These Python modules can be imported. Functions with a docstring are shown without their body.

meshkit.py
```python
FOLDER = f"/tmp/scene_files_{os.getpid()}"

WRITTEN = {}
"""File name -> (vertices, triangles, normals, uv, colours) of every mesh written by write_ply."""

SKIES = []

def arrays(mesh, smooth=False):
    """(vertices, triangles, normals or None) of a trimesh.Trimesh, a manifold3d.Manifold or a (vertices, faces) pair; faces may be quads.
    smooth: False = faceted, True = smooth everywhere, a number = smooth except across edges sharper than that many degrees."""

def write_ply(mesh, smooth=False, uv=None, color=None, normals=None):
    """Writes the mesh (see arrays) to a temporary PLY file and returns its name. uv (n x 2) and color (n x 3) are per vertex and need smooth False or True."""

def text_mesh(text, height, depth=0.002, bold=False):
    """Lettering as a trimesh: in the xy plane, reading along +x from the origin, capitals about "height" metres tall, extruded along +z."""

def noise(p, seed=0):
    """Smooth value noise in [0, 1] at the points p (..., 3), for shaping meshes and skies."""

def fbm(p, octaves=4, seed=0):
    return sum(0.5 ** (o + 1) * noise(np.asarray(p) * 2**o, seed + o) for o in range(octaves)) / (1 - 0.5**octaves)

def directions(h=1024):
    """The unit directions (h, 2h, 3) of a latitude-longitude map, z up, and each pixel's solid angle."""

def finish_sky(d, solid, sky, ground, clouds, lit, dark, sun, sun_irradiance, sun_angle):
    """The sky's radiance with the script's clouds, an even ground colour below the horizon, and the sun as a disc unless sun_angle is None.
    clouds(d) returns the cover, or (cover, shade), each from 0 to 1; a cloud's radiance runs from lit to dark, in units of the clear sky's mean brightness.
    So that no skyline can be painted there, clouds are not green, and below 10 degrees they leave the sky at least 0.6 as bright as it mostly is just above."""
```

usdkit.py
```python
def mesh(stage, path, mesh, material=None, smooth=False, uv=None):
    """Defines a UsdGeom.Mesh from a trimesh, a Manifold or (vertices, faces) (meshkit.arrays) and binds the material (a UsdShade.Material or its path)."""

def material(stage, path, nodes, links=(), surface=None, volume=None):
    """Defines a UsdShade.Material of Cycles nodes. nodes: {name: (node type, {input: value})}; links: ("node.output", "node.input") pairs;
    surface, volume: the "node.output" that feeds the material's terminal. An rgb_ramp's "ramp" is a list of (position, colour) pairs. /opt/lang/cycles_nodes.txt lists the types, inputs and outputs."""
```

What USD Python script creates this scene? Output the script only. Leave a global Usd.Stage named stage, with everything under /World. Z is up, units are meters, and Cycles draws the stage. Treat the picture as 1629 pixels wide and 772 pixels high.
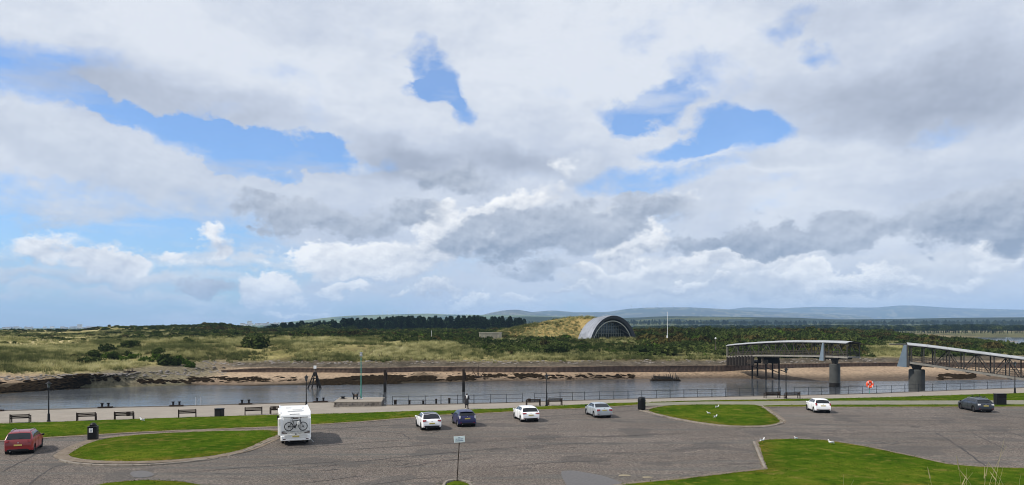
import math, random
import numpy as np
import trimesh, manifold3d, shapely
from shapely.geometry import Polygon, LineString
from pxr import Usd, UsdGeom, UsdLux, UsdShade, Sdf, Gf, Vt
import usdkit, meshkit

stage = Usd.Stage.CreateInMemory()
UsdGeom.SetStageUpAxis(stage, 'Z')
UsdGeom.SetStageMetersPerUnit(stage, 1.0)
UsdGeom.Xform.Define(stage, '/World')
UsdGeom.Scope.Define(stage, '/World/Looks')

# ------------------------------------------------------------------ camera
FPX, CX, HY, EYE = 1200.0, 814.5, 521.0, 9.2      # focal length, centre, horizon in photograph pixels; eye height in metres
cam = UsdGeom.Camera.Define(stage, '/World/camera')
cam.CreateFocalLengthAttr(26.52)
cam.CreateHorizontalApertureAttr(36.0)
cam.CreateVerticalApertureAttr(36.0 * 772 / 1629)
cam.CreateVerticalApertureOffsetAttr((HY - 386.0) / 1629 * 36.0)
cam.CreateClippingRangeAttr(Gf.Vec2f(0.1, 100000.0))
cam.AddTranslateOp().Set(Gf.Vec3d(0, 0, EYE))
cam.AddRotateXOp().Set(90.0)
cam.CreateExposureAttr(0.0)

# ------------------------------------------------------------------ sun
SUN_AZ, SUN_EL = math.radians(-108.0), math.radians(46.0)      # azimuth from +y towards +x
sd = np.array([math.sin(SUN_AZ) * math.cos(SUN_EL), math.cos(SUN_AZ) * math.cos(SUN_EL), math.sin(SUN_EL)])
sun = UsdLux.DistantLight.Define(stage, '/World/sun')
sun.CreateIntensityAttr(1.15)
sun.CreateAngleAttr(0.9)
sun.CreateNormalizeAttr(True)
sun.CreateColorAttr(Gf.Vec3f(1.0, 0.94, 0.86))
zz = Gf.Vec3d(*sd)
sun.AddTransformOp().Set(Gf.Matrix4d().SetRotate(Gf.Rotation(Gf.Vec3d(0, 0, 1), zz)))

# ------------------------------------------------------------------ sky with clouds
class Graph:
    """collects nodes and links; every method returns the output it makes"""
    def __init__(self):
        self.nodes, self.links, self.n = {}, [], 0
    def add(self, kind, out, inputs=None, **wires):
        name = 'n%d' % self.n; self.n += 1
        vals = dict(inputs or {})
        for k, v in wires.items():
            if isinstance(v, str) and '.' in v:
                self.links.append((v, name + '.' + k))
            else:
                vals[k] = v
        self.nodes[name] = (kind, vals)
        return name + '.' + out
    def math(self, op, a, b=0.0, c=0.0, clamp=False):
        return self.add('math', 'value', {'math_type': op, 'use_clamp': clamp}, value1=a, value2=b, value3=c)
    def mix(self, fac, a, b, mode='mix'):
        return self.add('mix', 'color', {'mix_type': mode}, fac=fac, color1=a, color2=b)
    def smooth(self, v, lo, hi, a=0.0, b=1.0):
        return self.add('map_range', 'result', {'range_type': 'smoothstep', 'from_min': lo, 'from_max': hi, 'to_min': a, 'to_max': b, 'clamp': True}, value=v)
    def noise(self, vec, scale, detail=5.0, rough=0.5, out='fac', distortion=0.0, w=None):
        return self.add('noise_texture', out, {'scale': scale, 'detail': detail, 'roughness': rough, 'distortion': distortion, 'dimensions': '3D'}, vector=vec)

def sky_angles(px, py):
    u, w = (px - CX) / FPX, (HY - py) / FPX
    a = math.atan(u)
    return a, math.atan(w * math.cos(a))

def sky_material():
    g = Graph()
    d = g.add('texture_coordinate', 'generated')
    s = g.add('separate_xyz', 'x', vector=d).split('.')[0]
    X, Y, Z = s + '.x', s + '.y', s + '.z'
    az = g.math('arctan2', X, Y)
    el = g.math('arcsine', g.math('maximum', Z, -1.0))
    round_ = g.add('combine_xyz', 'vector', x=az, y=g.math('multiply', el, 1.35), z=0.0)
    stretch = g.add('combine_xyz', 'vector', x=g.math('multiply', az, 0.55), y=g.math('multiply', el, 2.4), z=3.7)
    def chan(c):
        o = g.add('separate_xyz', 'x', vector=c)[:-2]; return o + '.x', o + '.y', o + '.z'
    def split(v):
        o = g.add('separate_xyz', 'x', vector=v)[:-2]
        return o + '.x', o + '.y'
    def blobs(coord, items, add=False):
        """soft ellipses at az/el; add: their weighted sum, else (their greatest, how high up in its ellipse a direction lies)"""
        acc, up, tot = 0.0, 0.0, 1e-4
        for (px, py, rx, ry, rot, wt) in items:
            a, e = sky_angles(px, py); rx /= FPX; ry /= FPX
            c, sn = math.cos(math.radians(rot)), math.sin(math.radians(rot))
            dx = g.math('multiply_add', coord[0], c / rx, -(a * c + e * sn) / rx)
            dy = g.math('multiply_add', coord[1], c / ry, (a * sn - e * c) / ry)
            if rot:
                dx = g.math('multiply_add', coord[1], sn / rx, dx)
                dy = g.math('multiply_add', coord[0], -sn / ry, dy)
            r2 = g.math('multiply_add', dx, dx, g.math('multiply', dy, dy))
            b = g.math('subtract', 1.0, r2, clamp=True)
            if add:
                acc = g.math('multiply_add', b, wt, acc)
            else:
                acc = g.math('maximum', g.math('multiply', b, wt), acc)
                up = g.math('multiply_add', b, dy, up); tot = g.math('add', b, tot)
        return acc if add else (acc, g.math('divide', up, tot))
    sky = g.add('sky_texture', 'color', {'sky_type': 'single_scattering', 'sun_disc': False, 'sun_elevation': SUN_EL, 'sun_rotation': SUN_AZ, 'altitude': 20.0, 'aerosol_density': AEROSOL, 'air_density': 1.0, 'ozone_density': 1.0})
    col = g.mix(1.0, sky, SKY_TINT, 'multiply')
    K = CLOUD
    ramp = lambda t, *cs: g.add('rgb_ramp', 'color', {'ramp': [(p, [k * K for k in c]) for p, c in cs]}, fac=t)
    A1, A2, A3 = chan(g.noise(round_, 4.2, 6.0, 0.55, out='color'))
    B1, B2, B3 = chan(g.noise(round_, 15.0, 7.0, 0.60, out='color'))
    B4 = g.noise(g.add('mapping', 'vector', {'mapping_type': 'point', 'location': (0.0035, -0.0085, 0)}, vector=round_), 15.0, 7.0, 0.60)
    relief = g.math('subtract', B1, B4)
    def warp(u, v, au, av, u2=None, v2=None, b=0.0):
        x = g.math('multiply_add', u, au, g.math('add', az, -0.5 * (au + b))); y = g.math('multiply_add', v, av, g.math('add', el, -0.5 * (av + b * .7)))
        return g.math('multiply_add', u2, b, x), g.math('multiply_add', v2, b * .7, y)
    big = warp(A1, A2, 0.24, 0.16, B1, B2, 0.07)
    fine = warp(A2, A3, 0.10, 0.05, B2, B3, 0.13)
    # ---- high sheet: over all the upper sky, torn open by holes
    S1 = g.noise(stretch, 5.5, 6.0, 0.58)
    holes = blobs(big, HOLES, True)
    dens = g.math('add', g.smooth(el, 0.03, 0.20, 0.02, 0.78), blobs(big, VEIL, True))
    dens = g.math('multiply_add', g.math('subtract', A3, 0.5), 2.0, dens)
    dens = g.math('multiply_add', g.math('subtract', S1, 0.5), 1.3, dens)
    dens = g.math('multiply_add', g.math('subtract', B3, 0.5), 1.5, dens)
    dens = g.math('subtract', dens, holes)
    cov = g.math('maximum', 0.14, g.math('maximum', g.smooth(dens, -0.60, 0.62), g.smooth(S1, 0.42, 0.64, 0.0, 0.72)))
    tone = g.math('subtract', blobs(big, GREY, True), blobs(big, BRIGHT, True))
    tone = g.math('multiply_add', tone, 0.42, 0.27)
    tone = g.math('multiply_add', g.math('subtract', A1, 0.5), 1.25, tone)
    tone = g.math('multiply_add', g.math('subtract', S1, 0.5), 0.95, tone)
    tone = g.math('multiply_add', g.math('subtract', B3, 0.5), 0.45, tone)
    tone = g.math('multiply_add', relief, -0.55, tone, clamp=True)
    col = g.mix(cov, col, ramp(tone, (0.0, (0.775, 0.815, 0.885)), (0.4, (0.60, 0.655, 0.765)), (1.0, (0.39, 0.435, 0.535))))
    # ---- heaps, the far ones first: lit from the upper left, grey beneath
    for items, crd, n, lit, dark, edge, nz, con, bias, und in (
            (BANK, big, B1, (0.76, 0.805, 0.88), (0.48, 0.54, 0.655), 0.75, 1.3, 1.3, 0.52, 0.40),
            (STREAK, fine, S1, (0.93, 0.94, 0.95), (0.50, 0.545, 0.63), 0.75, 2.4, 1.6, 0.50, 0.35),
            (LIT, fine, B1, (1.06, 1.055, 1.04), (0.52, 0.56, 0.65), 0.46, 1.7, 2.6, 0.60, 0.48),
            (DARK, fine, B2, (0.66, 0.70, 0.775), (0.30, 0.35, 0.445), 0.62, 2.0, 2.2, 0.40, 0.30)):
        b, up = blobs(crd, items)
        D = g.math('multiply_add', g.math('subtract', n, 0.5), nz, b)
        cv = g.math('multiply', g.smooth(D, 0.18, 0.18 + edge), g.smooth(b, 0.0, 0.22))
        t = g.math('multiply_add', relief, con, g.math('multiply_add', up, und, bias))
        t = g.math('multiply_add', g.math('subtract', A3, 0.5), 1.1, t, clamp=True)
        col = g.mix(cv, col, ramp(t, (0.0, dark), (0.55, [0.42 * a + .58 * b_ for a, b_ in zip(dark, lit)]), (1.0, lit)))
    col = g.mix(g.smooth(el, 0.0, 0.10, LOWAIR, 0.0), col, [k * K for k in (0.42, 0.53, 0.74)])
    bg = g.add('background_shader', 'background', {'strength': SKY_STRENGTH}, color=col)
    return usdkit.material(stage, '/World/Looks/sky', g.nodes, g.links, surface=bg)

HAZE = 7.0e-5
SKY_STRENGTH, AEROSOL, SKY_TINT = 0.1, 1.0, (0.86, 1.30, 1.86)
CLOUD, LOWAIR = 1.0 / SKY_STRENGTH, 0.08
# centre and half axes in photograph pixels (turned into azimuth and elevation), turn, weight
HOLES = [(-40, 120, 247, 58, 8, 1.3), (110, 165, 187, 28, -12, 0.81), (290, 222, 187, 24, -12, 1.15), (420, 255, 169, 25, -8, 1.2), (515, 270, 88, 25, 0, 0.99), (610, 268, 55, 18, 0, 0.72), (690, 128, 57, 43, -10, 1.3), (662, 140, 39, 30, 0, 1.2), (730, 166, 44, 27, -40, 1.3), (645, 82, 40, 21, 0, 0.81), (1165, 226, 92, 40, 0, 1.25), (1062, 240, 60, 26, 0, 1.1), (1110, 196, 50, 22, 0, 0.9), (1005, 165, 78, 40, 0, 1.3), (985, 200, 33, 25, 0, 0.9), (1055, 292, 156, 30, 3, 1.3), (1262, 24, 84, 30, 8, 0.99), (1310, 70, 51, 21, 0, 0.81), (1110, 120, 77, 57, 0, 0.54), (310, 352, 221, 68, -5, 1.3), (60, 325, 208, 35, 0, 1.2), (1490, 216, 121, 25, 8, 0.72), (160, 450, 506, 103, 0, 0.63), (1250, 300, 132, 16, 4, 0.54)]
VEIL = [(1350, 440, 560, 110, 0, 0.75), (900, 450, 420, 80, 0, 0.55), (1300, 280, 320, 50, 0, 0.4), (520, 340, 200, 60, 0, 0.4), (600, 470, 260, 50, 0, 0.3)]
GREY = [(420, 225, 330, 62, -8, 1.0), (720, 262, 180, 60, 0, 1.2), (880, 270, 130, 44, 0, 0.8), (1350, 175, 320, 75, 0, 0.9), (1560, 130, 220, 80, 0, 0.5), (1300, 470, 500, 30, 0, 0.5)]
BRIGHT = [(240, 50, 340, 80, -6, 0.7), (900, 80, 260, 110, 0, 0.9), (1080, 30, 180, 60, 0, 0.7), (60, 20, 160, 60, 0, 0.3), (1250, 260, 260, 40, 0, 0.7)]
BANK = [(40, 225, 220, 66, -12, 0.9), (230, 275, 260, 58, -12, 0.95), (400, 300, 200, 36, -8, 0.8), (130, 325, 170, 30, 0, 0.8), (570, 275, 60, 28, 0, 0.7), (930, 270, 66, 46, 0, 0.75), (1250, 262, 250, 28, 3, 0.7), (1480, 280, 260, 36, 0, 0.5)]
STREAK = [(1160, 425, 320, 26, 3, 0.8), (1250, 455, 460, 22, 0, 0.8), (960, 460, 260, 18, 3, 0.7), (640, 458, 260, 16, 0, 0.55), (1500, 420, 280, 30, 4, 0.75), (1400, 482, 480, 16, 0, 0.6), (380, 405, 320, 18, 0, 0.6), (1030, 335, 340, 34, 0, 0.6), (200, 365, 240, 18, 0, 0.4), (150, 500, 400, 12, 0, 0.4), (180, 436, 420, 18, 2, 0.6), (330, 480, 330, 14, 0, 0.6), (80, 468, 260, 12, 0, 0.5), (760, 492, 420, 11, 0, 0.6), (1250, 496, 420, 10, 0, 0.6)]
LIT = [(590, 412, 170, 34, 2, 1.0), (700, 395, 120, 46, 15, 1.0), (790, 345, 110, 34, 22, 1.0), (690, 360, 60, 26, 25, 0.8), (1012, 392, 56, 34, 10, 1.0), (945, 438, 66, 24, 0, 0.9), (60, 398, 120, 24, 4, 0.55), (145, 415, 60, 20, 0, 0.8),
       (430, 452, 62, 30, 0, 1.0), (353, 382, 40, 24, 0, 0.75), (556, 458, 50, 18, 0, 0.9), (692, 466, 46, 15, 0, 0.85), (757, 479, 34, 11, 0, 0.9), (638, 472, 26, 10, 0, 0.7), (1612, 410, 60, 28, 0, 0.9), (1130, 425, 100, 22, 0, 0.85), (1280, 440, 130, 20, 0, 0.8), (290, 412, 110, 18, 0, 0.4), (1000, 330, 110, 20, 10, 0.7), (830, 478, 40, 9, 0, 0.7), (905, 262, 50, 40, 0, 0.30), (500, 398, 62, 20, 5, 0.85), (640, 438, 70, 15, 0, 0.7), (1050, 430, 90, 16, 0, 0.8), (1215, 416, 80, 18, 0, 0.75), (1380, 436, 100, 17, 0, 0.8), (1500, 446, 100, 14, 0, 0.7), (905, 466, 60, 10, 0, 0.7), (1110, 460, 90, 10, 0, 0.7), (1320, 470, 110, 9, 0, 0.65), (250, 396, 56, 14, 0, 0.6), (480, 484, 50, 8, 0, 0.55), (860, 312, 60, 20, 15, 0.6)]
DARK = [(850, 378, 190, 48, 6, 1.15), (985, 345, 150, 38, 6, 1.0), (745, 388, 70, 24, 0, 0.8), (1100, 392, 100, 26, 0, 1.0), (1260, 378, 120, 36, 0, 1.1), (1340, 362, 110, 34, 4, 1.0), (1530, 350, 140, 46, 0, 1.1), (1650, 340, 110, 60, 0, 1.1),
        (520, 345, 140, 30, -4, 1.0), (660, 345, 70, 20, 0, 0.6), (315, 455, 76, 20, 0, 1.0), (730, 285, 130, 36, 0, 0.6), (860, 435, 110, 16, 0, 0.6), (1240, 470, 240, 12, 2, 0.5)]
dome = UsdLux.DomeLight.Define(stage, '/World/sky')
UsdShade.MaterialBindingAPI.Apply(dome.GetPrim()).Bind(sky_material())
dome.GetPrim().SetCustomDataByKey('label', 'blue sky with broken grey and white clouds')
dome.GetPrim().SetCustomDataByKey('kind', 'structure')

# ------------------------------------------------------------------ helpers
rng = np.random.default_rng(7)
LOOKS = {}
def at(px, py, z=0.0):
    """the point of height z that stands at a pixel of the photograph"""
    d = FPX * (EYE - z) / (py - HY)
    return np.array([(px - CX) / FPX * d, d, z])
def atd(px, d, py):
    """the point at distance d seen at a pixel"""
    return np.array([(px - CX) / FPX * d, d, EYE - (py - HY) / FPX * d])
USED = {}
def numbered(parent, name):
    k = USED.get((parent, name), 0); USED[(parent, name)] = k + 1
    return f'{parent}/{name}' + (f'_{k:03d}' if k else '')
def pathof(p):
    return '/World' if p is None else (p if isinstance(p, str) else str(p.GetPath()))
def tag(prim, label=None, cat=None, group=None, kind=None):
    for k, v in (('label', label), ('category', cat), ('group', group), ('kind', kind)):
        if v: prim.SetCustomDataByKey(k, v)
    return prim
def obj(name, mesh, mat, parent=None, smooth=False, label=None, cat=None, group=None, kind=None, tint=None, uv=None):
    p = numbered(pathof(parent), name)
    if isinstance(mesh, (list,)):
        mesh = trimesh.util.concatenate(mesh)
    m = usdkit.mesh(stage, p, mesh, LOOKS[mat], smooth=smooth)
    if tint is not None:
        UsdGeom.PrimvarsAPI(m).CreatePrimvar('tint', Sdf.ValueTypeNames.Color3fArray, 'vertex').Set(Vt.Vec3fArray.FromNumpy(np.asarray(tint, np.float32)))
    return tag(m.GetPrim(), label, cat, group, kind)
def thing(name, label, cat, loc=(0, 0, 0), rotz=0.0, group=None, kind=None, parent=None):
    x = UsdGeom.Xform.Define(stage, numbered(pathof(parent), name))
    x.AddTranslateOp().Set(Gf.Vec3d(*map(float, loc))); x.AddRotateZOp().Set(float(rotz))
    return tag(x.GetPrim(), label, cat, group, kind)
def copy(src, loc, rotz=0.0, label=None, group=None, scale=None):
    was = src.GetCustomData()
    x = UsdGeom.Xform.Define(stage, numbered('/World', src.GetName().rsplit('_', 1)[0] if src.GetName()[-3:].isdigit() else src.GetName()))
    x.AddTranslateOp().Set(Gf.Vec3d(*map(float, loc))); x.AddRotateZOp().Set(float(rotz))
    if scale is not None: x.AddScaleOp().Set(Gf.Vec3f(*map(float, np.broadcast_to(scale, 3))))
    p = x.GetPrim(); p.GetReferences().AddInternalReference(src.GetPath()); p.SetInstanceable(True)
    return tag(p, label or was.get('label'), was.get('category'), group or was.get('group'))
def box(sx, sy, sz, c=(0, 0, 0), rz=0.0, chamfer=0.0):
    if chamfer:
        a = np.array([sx, sy, sz]) / 2; r = chamfer; P = []
        for sg in np.ndindex(2, 2, 2):
            q = (np.array(sg) * 2 - 1)
            for k in range(3):
                v = a - r; v[k] = a[k]; P.append(q * v)
        m = trimesh.convex.convex_hull(np.array(P))
    else:
        m = trimesh.creation.box((sx, sy, sz))
    if rz: m.apply_transform(trimesh.transformations.rotation_matrix(rz, [0, 0, 1]))
    return m.apply_translation(c)
def bar(a, b, w, h=None, up=(0, 0, 1)):
    """a rectangular bar from a to b, w across and h high"""
    a, b = np.asarray(a, float), np.asarray(b, float); h = h or w
    t = b - a; L = np.linalg.norm(t); t /= L
    s = np.cross(t, up)
    if np.linalg.norm(s) < 1e-3: s = np.cross(t, (1, 0, 0))
    s /= np.linalg.norm(s); u = np.cross(s, t)
    m = trimesh.creation.box((w, L, h)); T = np.eye(4); T[:3, 0], T[:3, 1], T[:3, 2], T[:3, 3] = s, t, u, (a + b) / 2
    return m.apply_transform(T)
def rod(a, b, r0, r1=None, n=8):
    """a tapering round bar"""
    a, b = np.asarray(a, float), np.asarray(b, float); r1 = r0 if r1 is None else r1
    t = (b - a) / np.linalg.norm(b - a)
    s = np.cross(t, (0, 0, 1.0) if abs(t[2]) < .9 else (1.0, 0, 0)); s /= np.linalg.norm(s); u = np.cross(s, t)
    k = np.arange(n) * 2 * np.pi / n; ring = np.cos(k)[:, None] * s + np.sin(k)[:, None] * u
    V = np.vstack([a + ring * r0, b + ring * r1, [a], [b]]); i = np.arange(n); j = (i + 1) % n
    F = np.vstack([np.c_[i, n + j, j], np.c_[i, n + i, n + j], np.c_[j, i * 0 + 2 * n, i][:, [0, 2, 1]][:, [0, 2, 1]], np.c_[n + i, i * 0 + 2 * n + 1, n + j]])
    m = trimesh.Trimesh(V, F, process=False); trimesh.repair.fix_normals(m); return m
def lathe(prof, n=16, c=(0, 0, 0)):
    m = trimesh.creation.revolve(np.array(prof, float), sections=n); return m.apply_translation(c)
def fb(p, s, o=4, seed=0):
    return meshkit.fbm(np.c_[np.asarray(p)[:, :2] * s, np.zeros(len(p)) + .37], o, seed)
def resample(pts, step):
    ls = LineString(pts); n = max(2, int(ls.length / step) + 1)
    return np.array([ls.interpolate(k, normalized=True).coords[0] for k in np.linspace(0, 1, n)])
def smoothline(pts, it=2):
    p = np.asarray(pts, float)
    for _ in range(it):
        q = np.empty((2 * len(p), p.shape[1])); q[0::2] = p * .75 + np.roll(p, -1, 0) * .25; q[1::2] = p * .25 + np.roll(p, -1, 0) * .75; p = q
    return p
def openline(pts, it=2):
    p = np.asarray(pts, float)
    for _ in range(it):
        q = [p[0]]
        for a, b in zip(p[:-1], p[1:]): q += [a * .75 + b * .25, a * .25 + b * .75]
        p = np.array(q + [p[-1]])
    return p
def sheet(poly, step, zfun):
    """a finely divided sheet that fills a polygon of the ground; zfun(points, distance to the edge) gives the height"""
    from scipy.spatial import Delaunay
    poly = poly.buffer(0)
    edge = [resample(np.array(r.coords), step * .6)[:-1] for g in getattr(poly, 'geoms', [poly]) for r in [g.exterior, *g.interiors]]
    x0, y0, x1, y1 = poly.bounds
    X, Y = np.meshgrid(np.arange(x0, x1, step), np.arange(y0, y1, step)); P = np.c_[X.ravel(), Y.ravel()]
    P += np.random.default_rng(3).uniform(-.25, .25, P.shape) * step
    inner = shapely.contains_xy(poly.buffer(-step * .4), P[:, 0], P[:, 1])
    P = np.vstack(edge + [P[inner]])
    T = Delaunay(P).simplices
    c = P[T].mean(1); T = T[shapely.contains_xy(poly, c[:, 0], c[:, 1])]
    a = P[T]; area = np.cross(a[:, 1] - a[:, 0], a[:, 2] - a[:, 0]); T = T[np.abs(area) > 1e-7]; area = area[np.abs(area) > 1e-7]
    T[area < 0] = T[area < 0][:, ::-1]
    d = shapely.distance(shapely.points(P), poly.boundary)
    return trimesh.Trimesh(np.c_[P, zfun(P, d)], T, process=False)
def scatter(poly, n, seed):
    r = np.random.default_rng(seed); x0, y0, x1, y1 = poly.bounds; out = np.zeros((0, 2))
    while len(out) < n:
        P = np.c_[r.uniform(x0, x1, n * 2), r.uniform(y0, y1, n * 2)]
        out = np.vstack([out, P[shapely.contains_xy(poly, P[:, 0], P[:, 1])]])
    return out[:n]
def instancer(name, protos, pos, rot, scale, label, which=None, cat=None):
    """many small alike things that nobody could count, as one object; protos: (mesh, material) pairs"""
    p = numbered('/World', name)
    pi = UsdGeom.PointInstancer.Define(stage, p)
    targets = []
    for k, (m, mat) in enumerate(protos):
        q = usdkit.mesh(stage, f'{p}/kind_{"abcdefgh"[k]}', m, LOOKS[mat]); targets.append(q.GetPath())
    pi.CreatePrototypesRel().SetTargets(targets)
    n = len(pos); which = np.arange(n) % len(protos) if which is None else which
    pi.CreateProtoIndicesAttr(Vt.IntArray.FromNumpy(np.asarray(which, np.int32)))
    pi.CreatePositionsAttr(Vt.Vec3fArray.FromNumpy(np.asarray(pos, np.float32)))
    sc = np.asarray(scale, np.float32); sc = np.repeat(sc[:, None], 3, 1) if sc.ndim == 1 else sc
    pi.CreateScalesAttr(Vt.Vec3fArray.FromNumpy(np.ascontiguousarray(sc)))
    h = np.asarray(rot) / 2
    pi.CreateOrientationsAttr(Vt.QuathArray([Gf.Quath(float(math.cos(a)), 0, 0, float(math.sin(a))) for a in h]))
    return tag(pi.GetPrim(), label, cat, None, 'stuff')

# ------------------------------------------------------------------ materials
def material(name, build):
    g = Graph(); out = build(g)
    LOOKS[name] = usdkit.material(stage, '/World/Looks/' + name, g.nodes, g.links, surface=out)
def pos(g): return g.add('geometry', 'position')
def objc(g): return g.add('texture_coordinate', 'object')
def plain(name, col, rough=0.6, var=0.12, scale=3.0, metal=0.0, coat=0.0, bump=0.0, local=True, spec=0.5, dirt=None, streak=False):
    """a solid material with a little unevenness of tone and gloss"""
    def build(g):
        v = objc(g) if local else pos(g)
        n = g.noise(v, scale, 5.0, 0.6)
        lo, hi = [c * (1 - var) for c in col], [min(1, c * (1 + var)) for c in col]
        c = g.add('rgb_ramp', 'color', {'ramp': [(0.3, lo), (0.7, hi)]}, fac=n)
        if dirt:
            n3 = g.noise(g.add('mapping', 'vector', {'mapping_type': 'point', 'scale': (2.5, 2.5, 0.25)}, vector=v) if streak else v, scale * .37, 6.0, 0.65)
            c = g.mix(g.smooth(n3, 0.52, 0.66), c, dirt)
        w = {'base_color': c}
        if bump:
            w['normal'] = g.add('bump', 'normal', {'strength': bump, 'distance': 0.03}, height=g.noise(v, scale * 4, 4.0, 0.6))
        return g.add('principled_bsdf', 'BSDF', {'roughness': rough, 'metallic': metal, 'coat_weight': coat, 'coat_roughness': 0.05, 'specular_ior_level': spec}, **w)
    material(name, build)

def asphalt(g):
    p = pos(g)
    big = g.noise(p, 0.09, 5.0, 0.6); mid = g.noise(p, 0.9, 5.0, 0.65); fine = g.noise(p, 7.0, 3.0, 0.7); speck = g.noise(p, 16.0, 2.0, 0.6)
    grain = g.noise(p, 5.6, 3.0, 0.75); coarse = g.noise(p, 1.5, 3.0, 0.7)
    c = g.add('rgb_ramp', 'color', {'ramp': [(0.3, (0.082, 0.068, 0.055)), (0.5, (0.112, 0.094, 0.078)), (0.72, (0.145, 0.124, 0.105))]}, fac=big)
    c = g.mix(g.smooth(mid, 0.42, 0.72, 0.0, 0.5), c, (0.112, 0.086, 0.074))
    k = g.math('multiply', g.smooth(grain, 0.36, 0.64, 0.45, 1.55), g.smooth(coarse, 0.32, 0.68, 0.86, 1.14)); c = g.mix(1.0, c, g.add('combine_xyz', 'vector', x=k, y=k, z=k), 'multiply')
    c = g.mix(g.smooth(fine, 0.50, 0.66, 0.0, 0.7), c, (0.075, 0.066, 0.062))
    c = g.mix(g.smooth(speck, 0.54, 0.68, 0.0, 0.8), c, (0.33, 0.30, 0.275))
    # worn tyre lanes along the rows
    st = g.add('mapping', 'vector', {'mapping_type': 'point', 'rotation': (0, 0, math.radians(-20)), 'scale': (0.05, 0.9, 1)}, vector=p)
    c = g.mix(g.smooth(g.noise(st, 1.0, 4.0, 0.6), 0.46, 0.68, 0.0, 0.6), c, (0.080, 0.085, 0.080))
    rep = g.noise(p, 0.22, 2.0, 0.5); c = g.mix(g.smooth(rep, 0.58, 0.60, 0.0, 0.5), c, (0.070, 0.066, 0.062)); oil = g.noise(p, 0.55, 4.0, 0.6); c = g.mix(g.smooth(oil, 0.62, 0.74, 0.0, 0.7), c, (0.042, 0.038, 0.035))
    h = g.math('add', g.noise(p, 14.0, 2.0, 0.7), g.math('multiply', mid, 1.5))
    b = g.add('bump', 'normal', {'strength': 0.7, 'distance': 0.03}, height=h)
    return g.add('principled_bsdf', 'BSDF', {'roughness': 0.85, 'specular_ior_level': 0.08}, base_color=c, normal=b)
material('asphalt', asphalt)
def tarmac(g):
    p = pos(g); n = g.noise(p, 6.0, 4.0, 0.6)
    c = g.add('rgb_ramp', 'color', {'ramp': [(0.3, (0.075, 0.072, 0.072)), (0.7, (0.115, 0.108, 0.105))]}, fac=n)
    return g.add('principled_bsdf', 'BSDF', {'roughness': 0.8}, base_color=c)
material('tarmac', tarmac)
plain('crack', (0.038, 0.033, 0.031), 0.9, 0.3, 2.0, local=False)
def paving(g):
    p = pos(g); n = g.noise(p, 0.35, 6.0, 0.65); f = g.noise(p, 9.0, 3.0, 0.6); m = g.noise(p, 0.07, 4.0, 0.6)
    c = g.add('rgb_ramp', 'color', {'ramp': [(0.3, (0.205, 0.178, 0.140)), (0.7, (0.285, 0.250, 0.200))]}, fac=n)
    c = g.mix(g.smooth(m, 0.45, 0.65, 0, 0.5), c, (0.235, 0.195, 0.155))
    c = g.mix(g.smooth(f, 0.45, 0.7, 0, 0.5), c, (0.17, 0.152, 0.138))
    return g.add('principled_bsdf', 'BSDF', {'roughness': 0.85}, base_color=c, normal=g.add('bump', 'normal', {'strength': 0.4, 'distance': 0.02}, height=f))
material('paving', paving)
def path_mat(g):
    p = pos(g); n = g.noise(p, 0.6, 6.0, 0.65)
    c = g.add('rgb_ramp', 'color', {'ramp': [(0.3, (0.135, 0.135, 0.088)), (0.7, (0.20, 0.185, 0.14))]}, fac=n)
    return g.add('principled_bsdf', 'BSDF', {'roughness': 0.9}, base_color=c)
material('path', path_mat)
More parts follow.
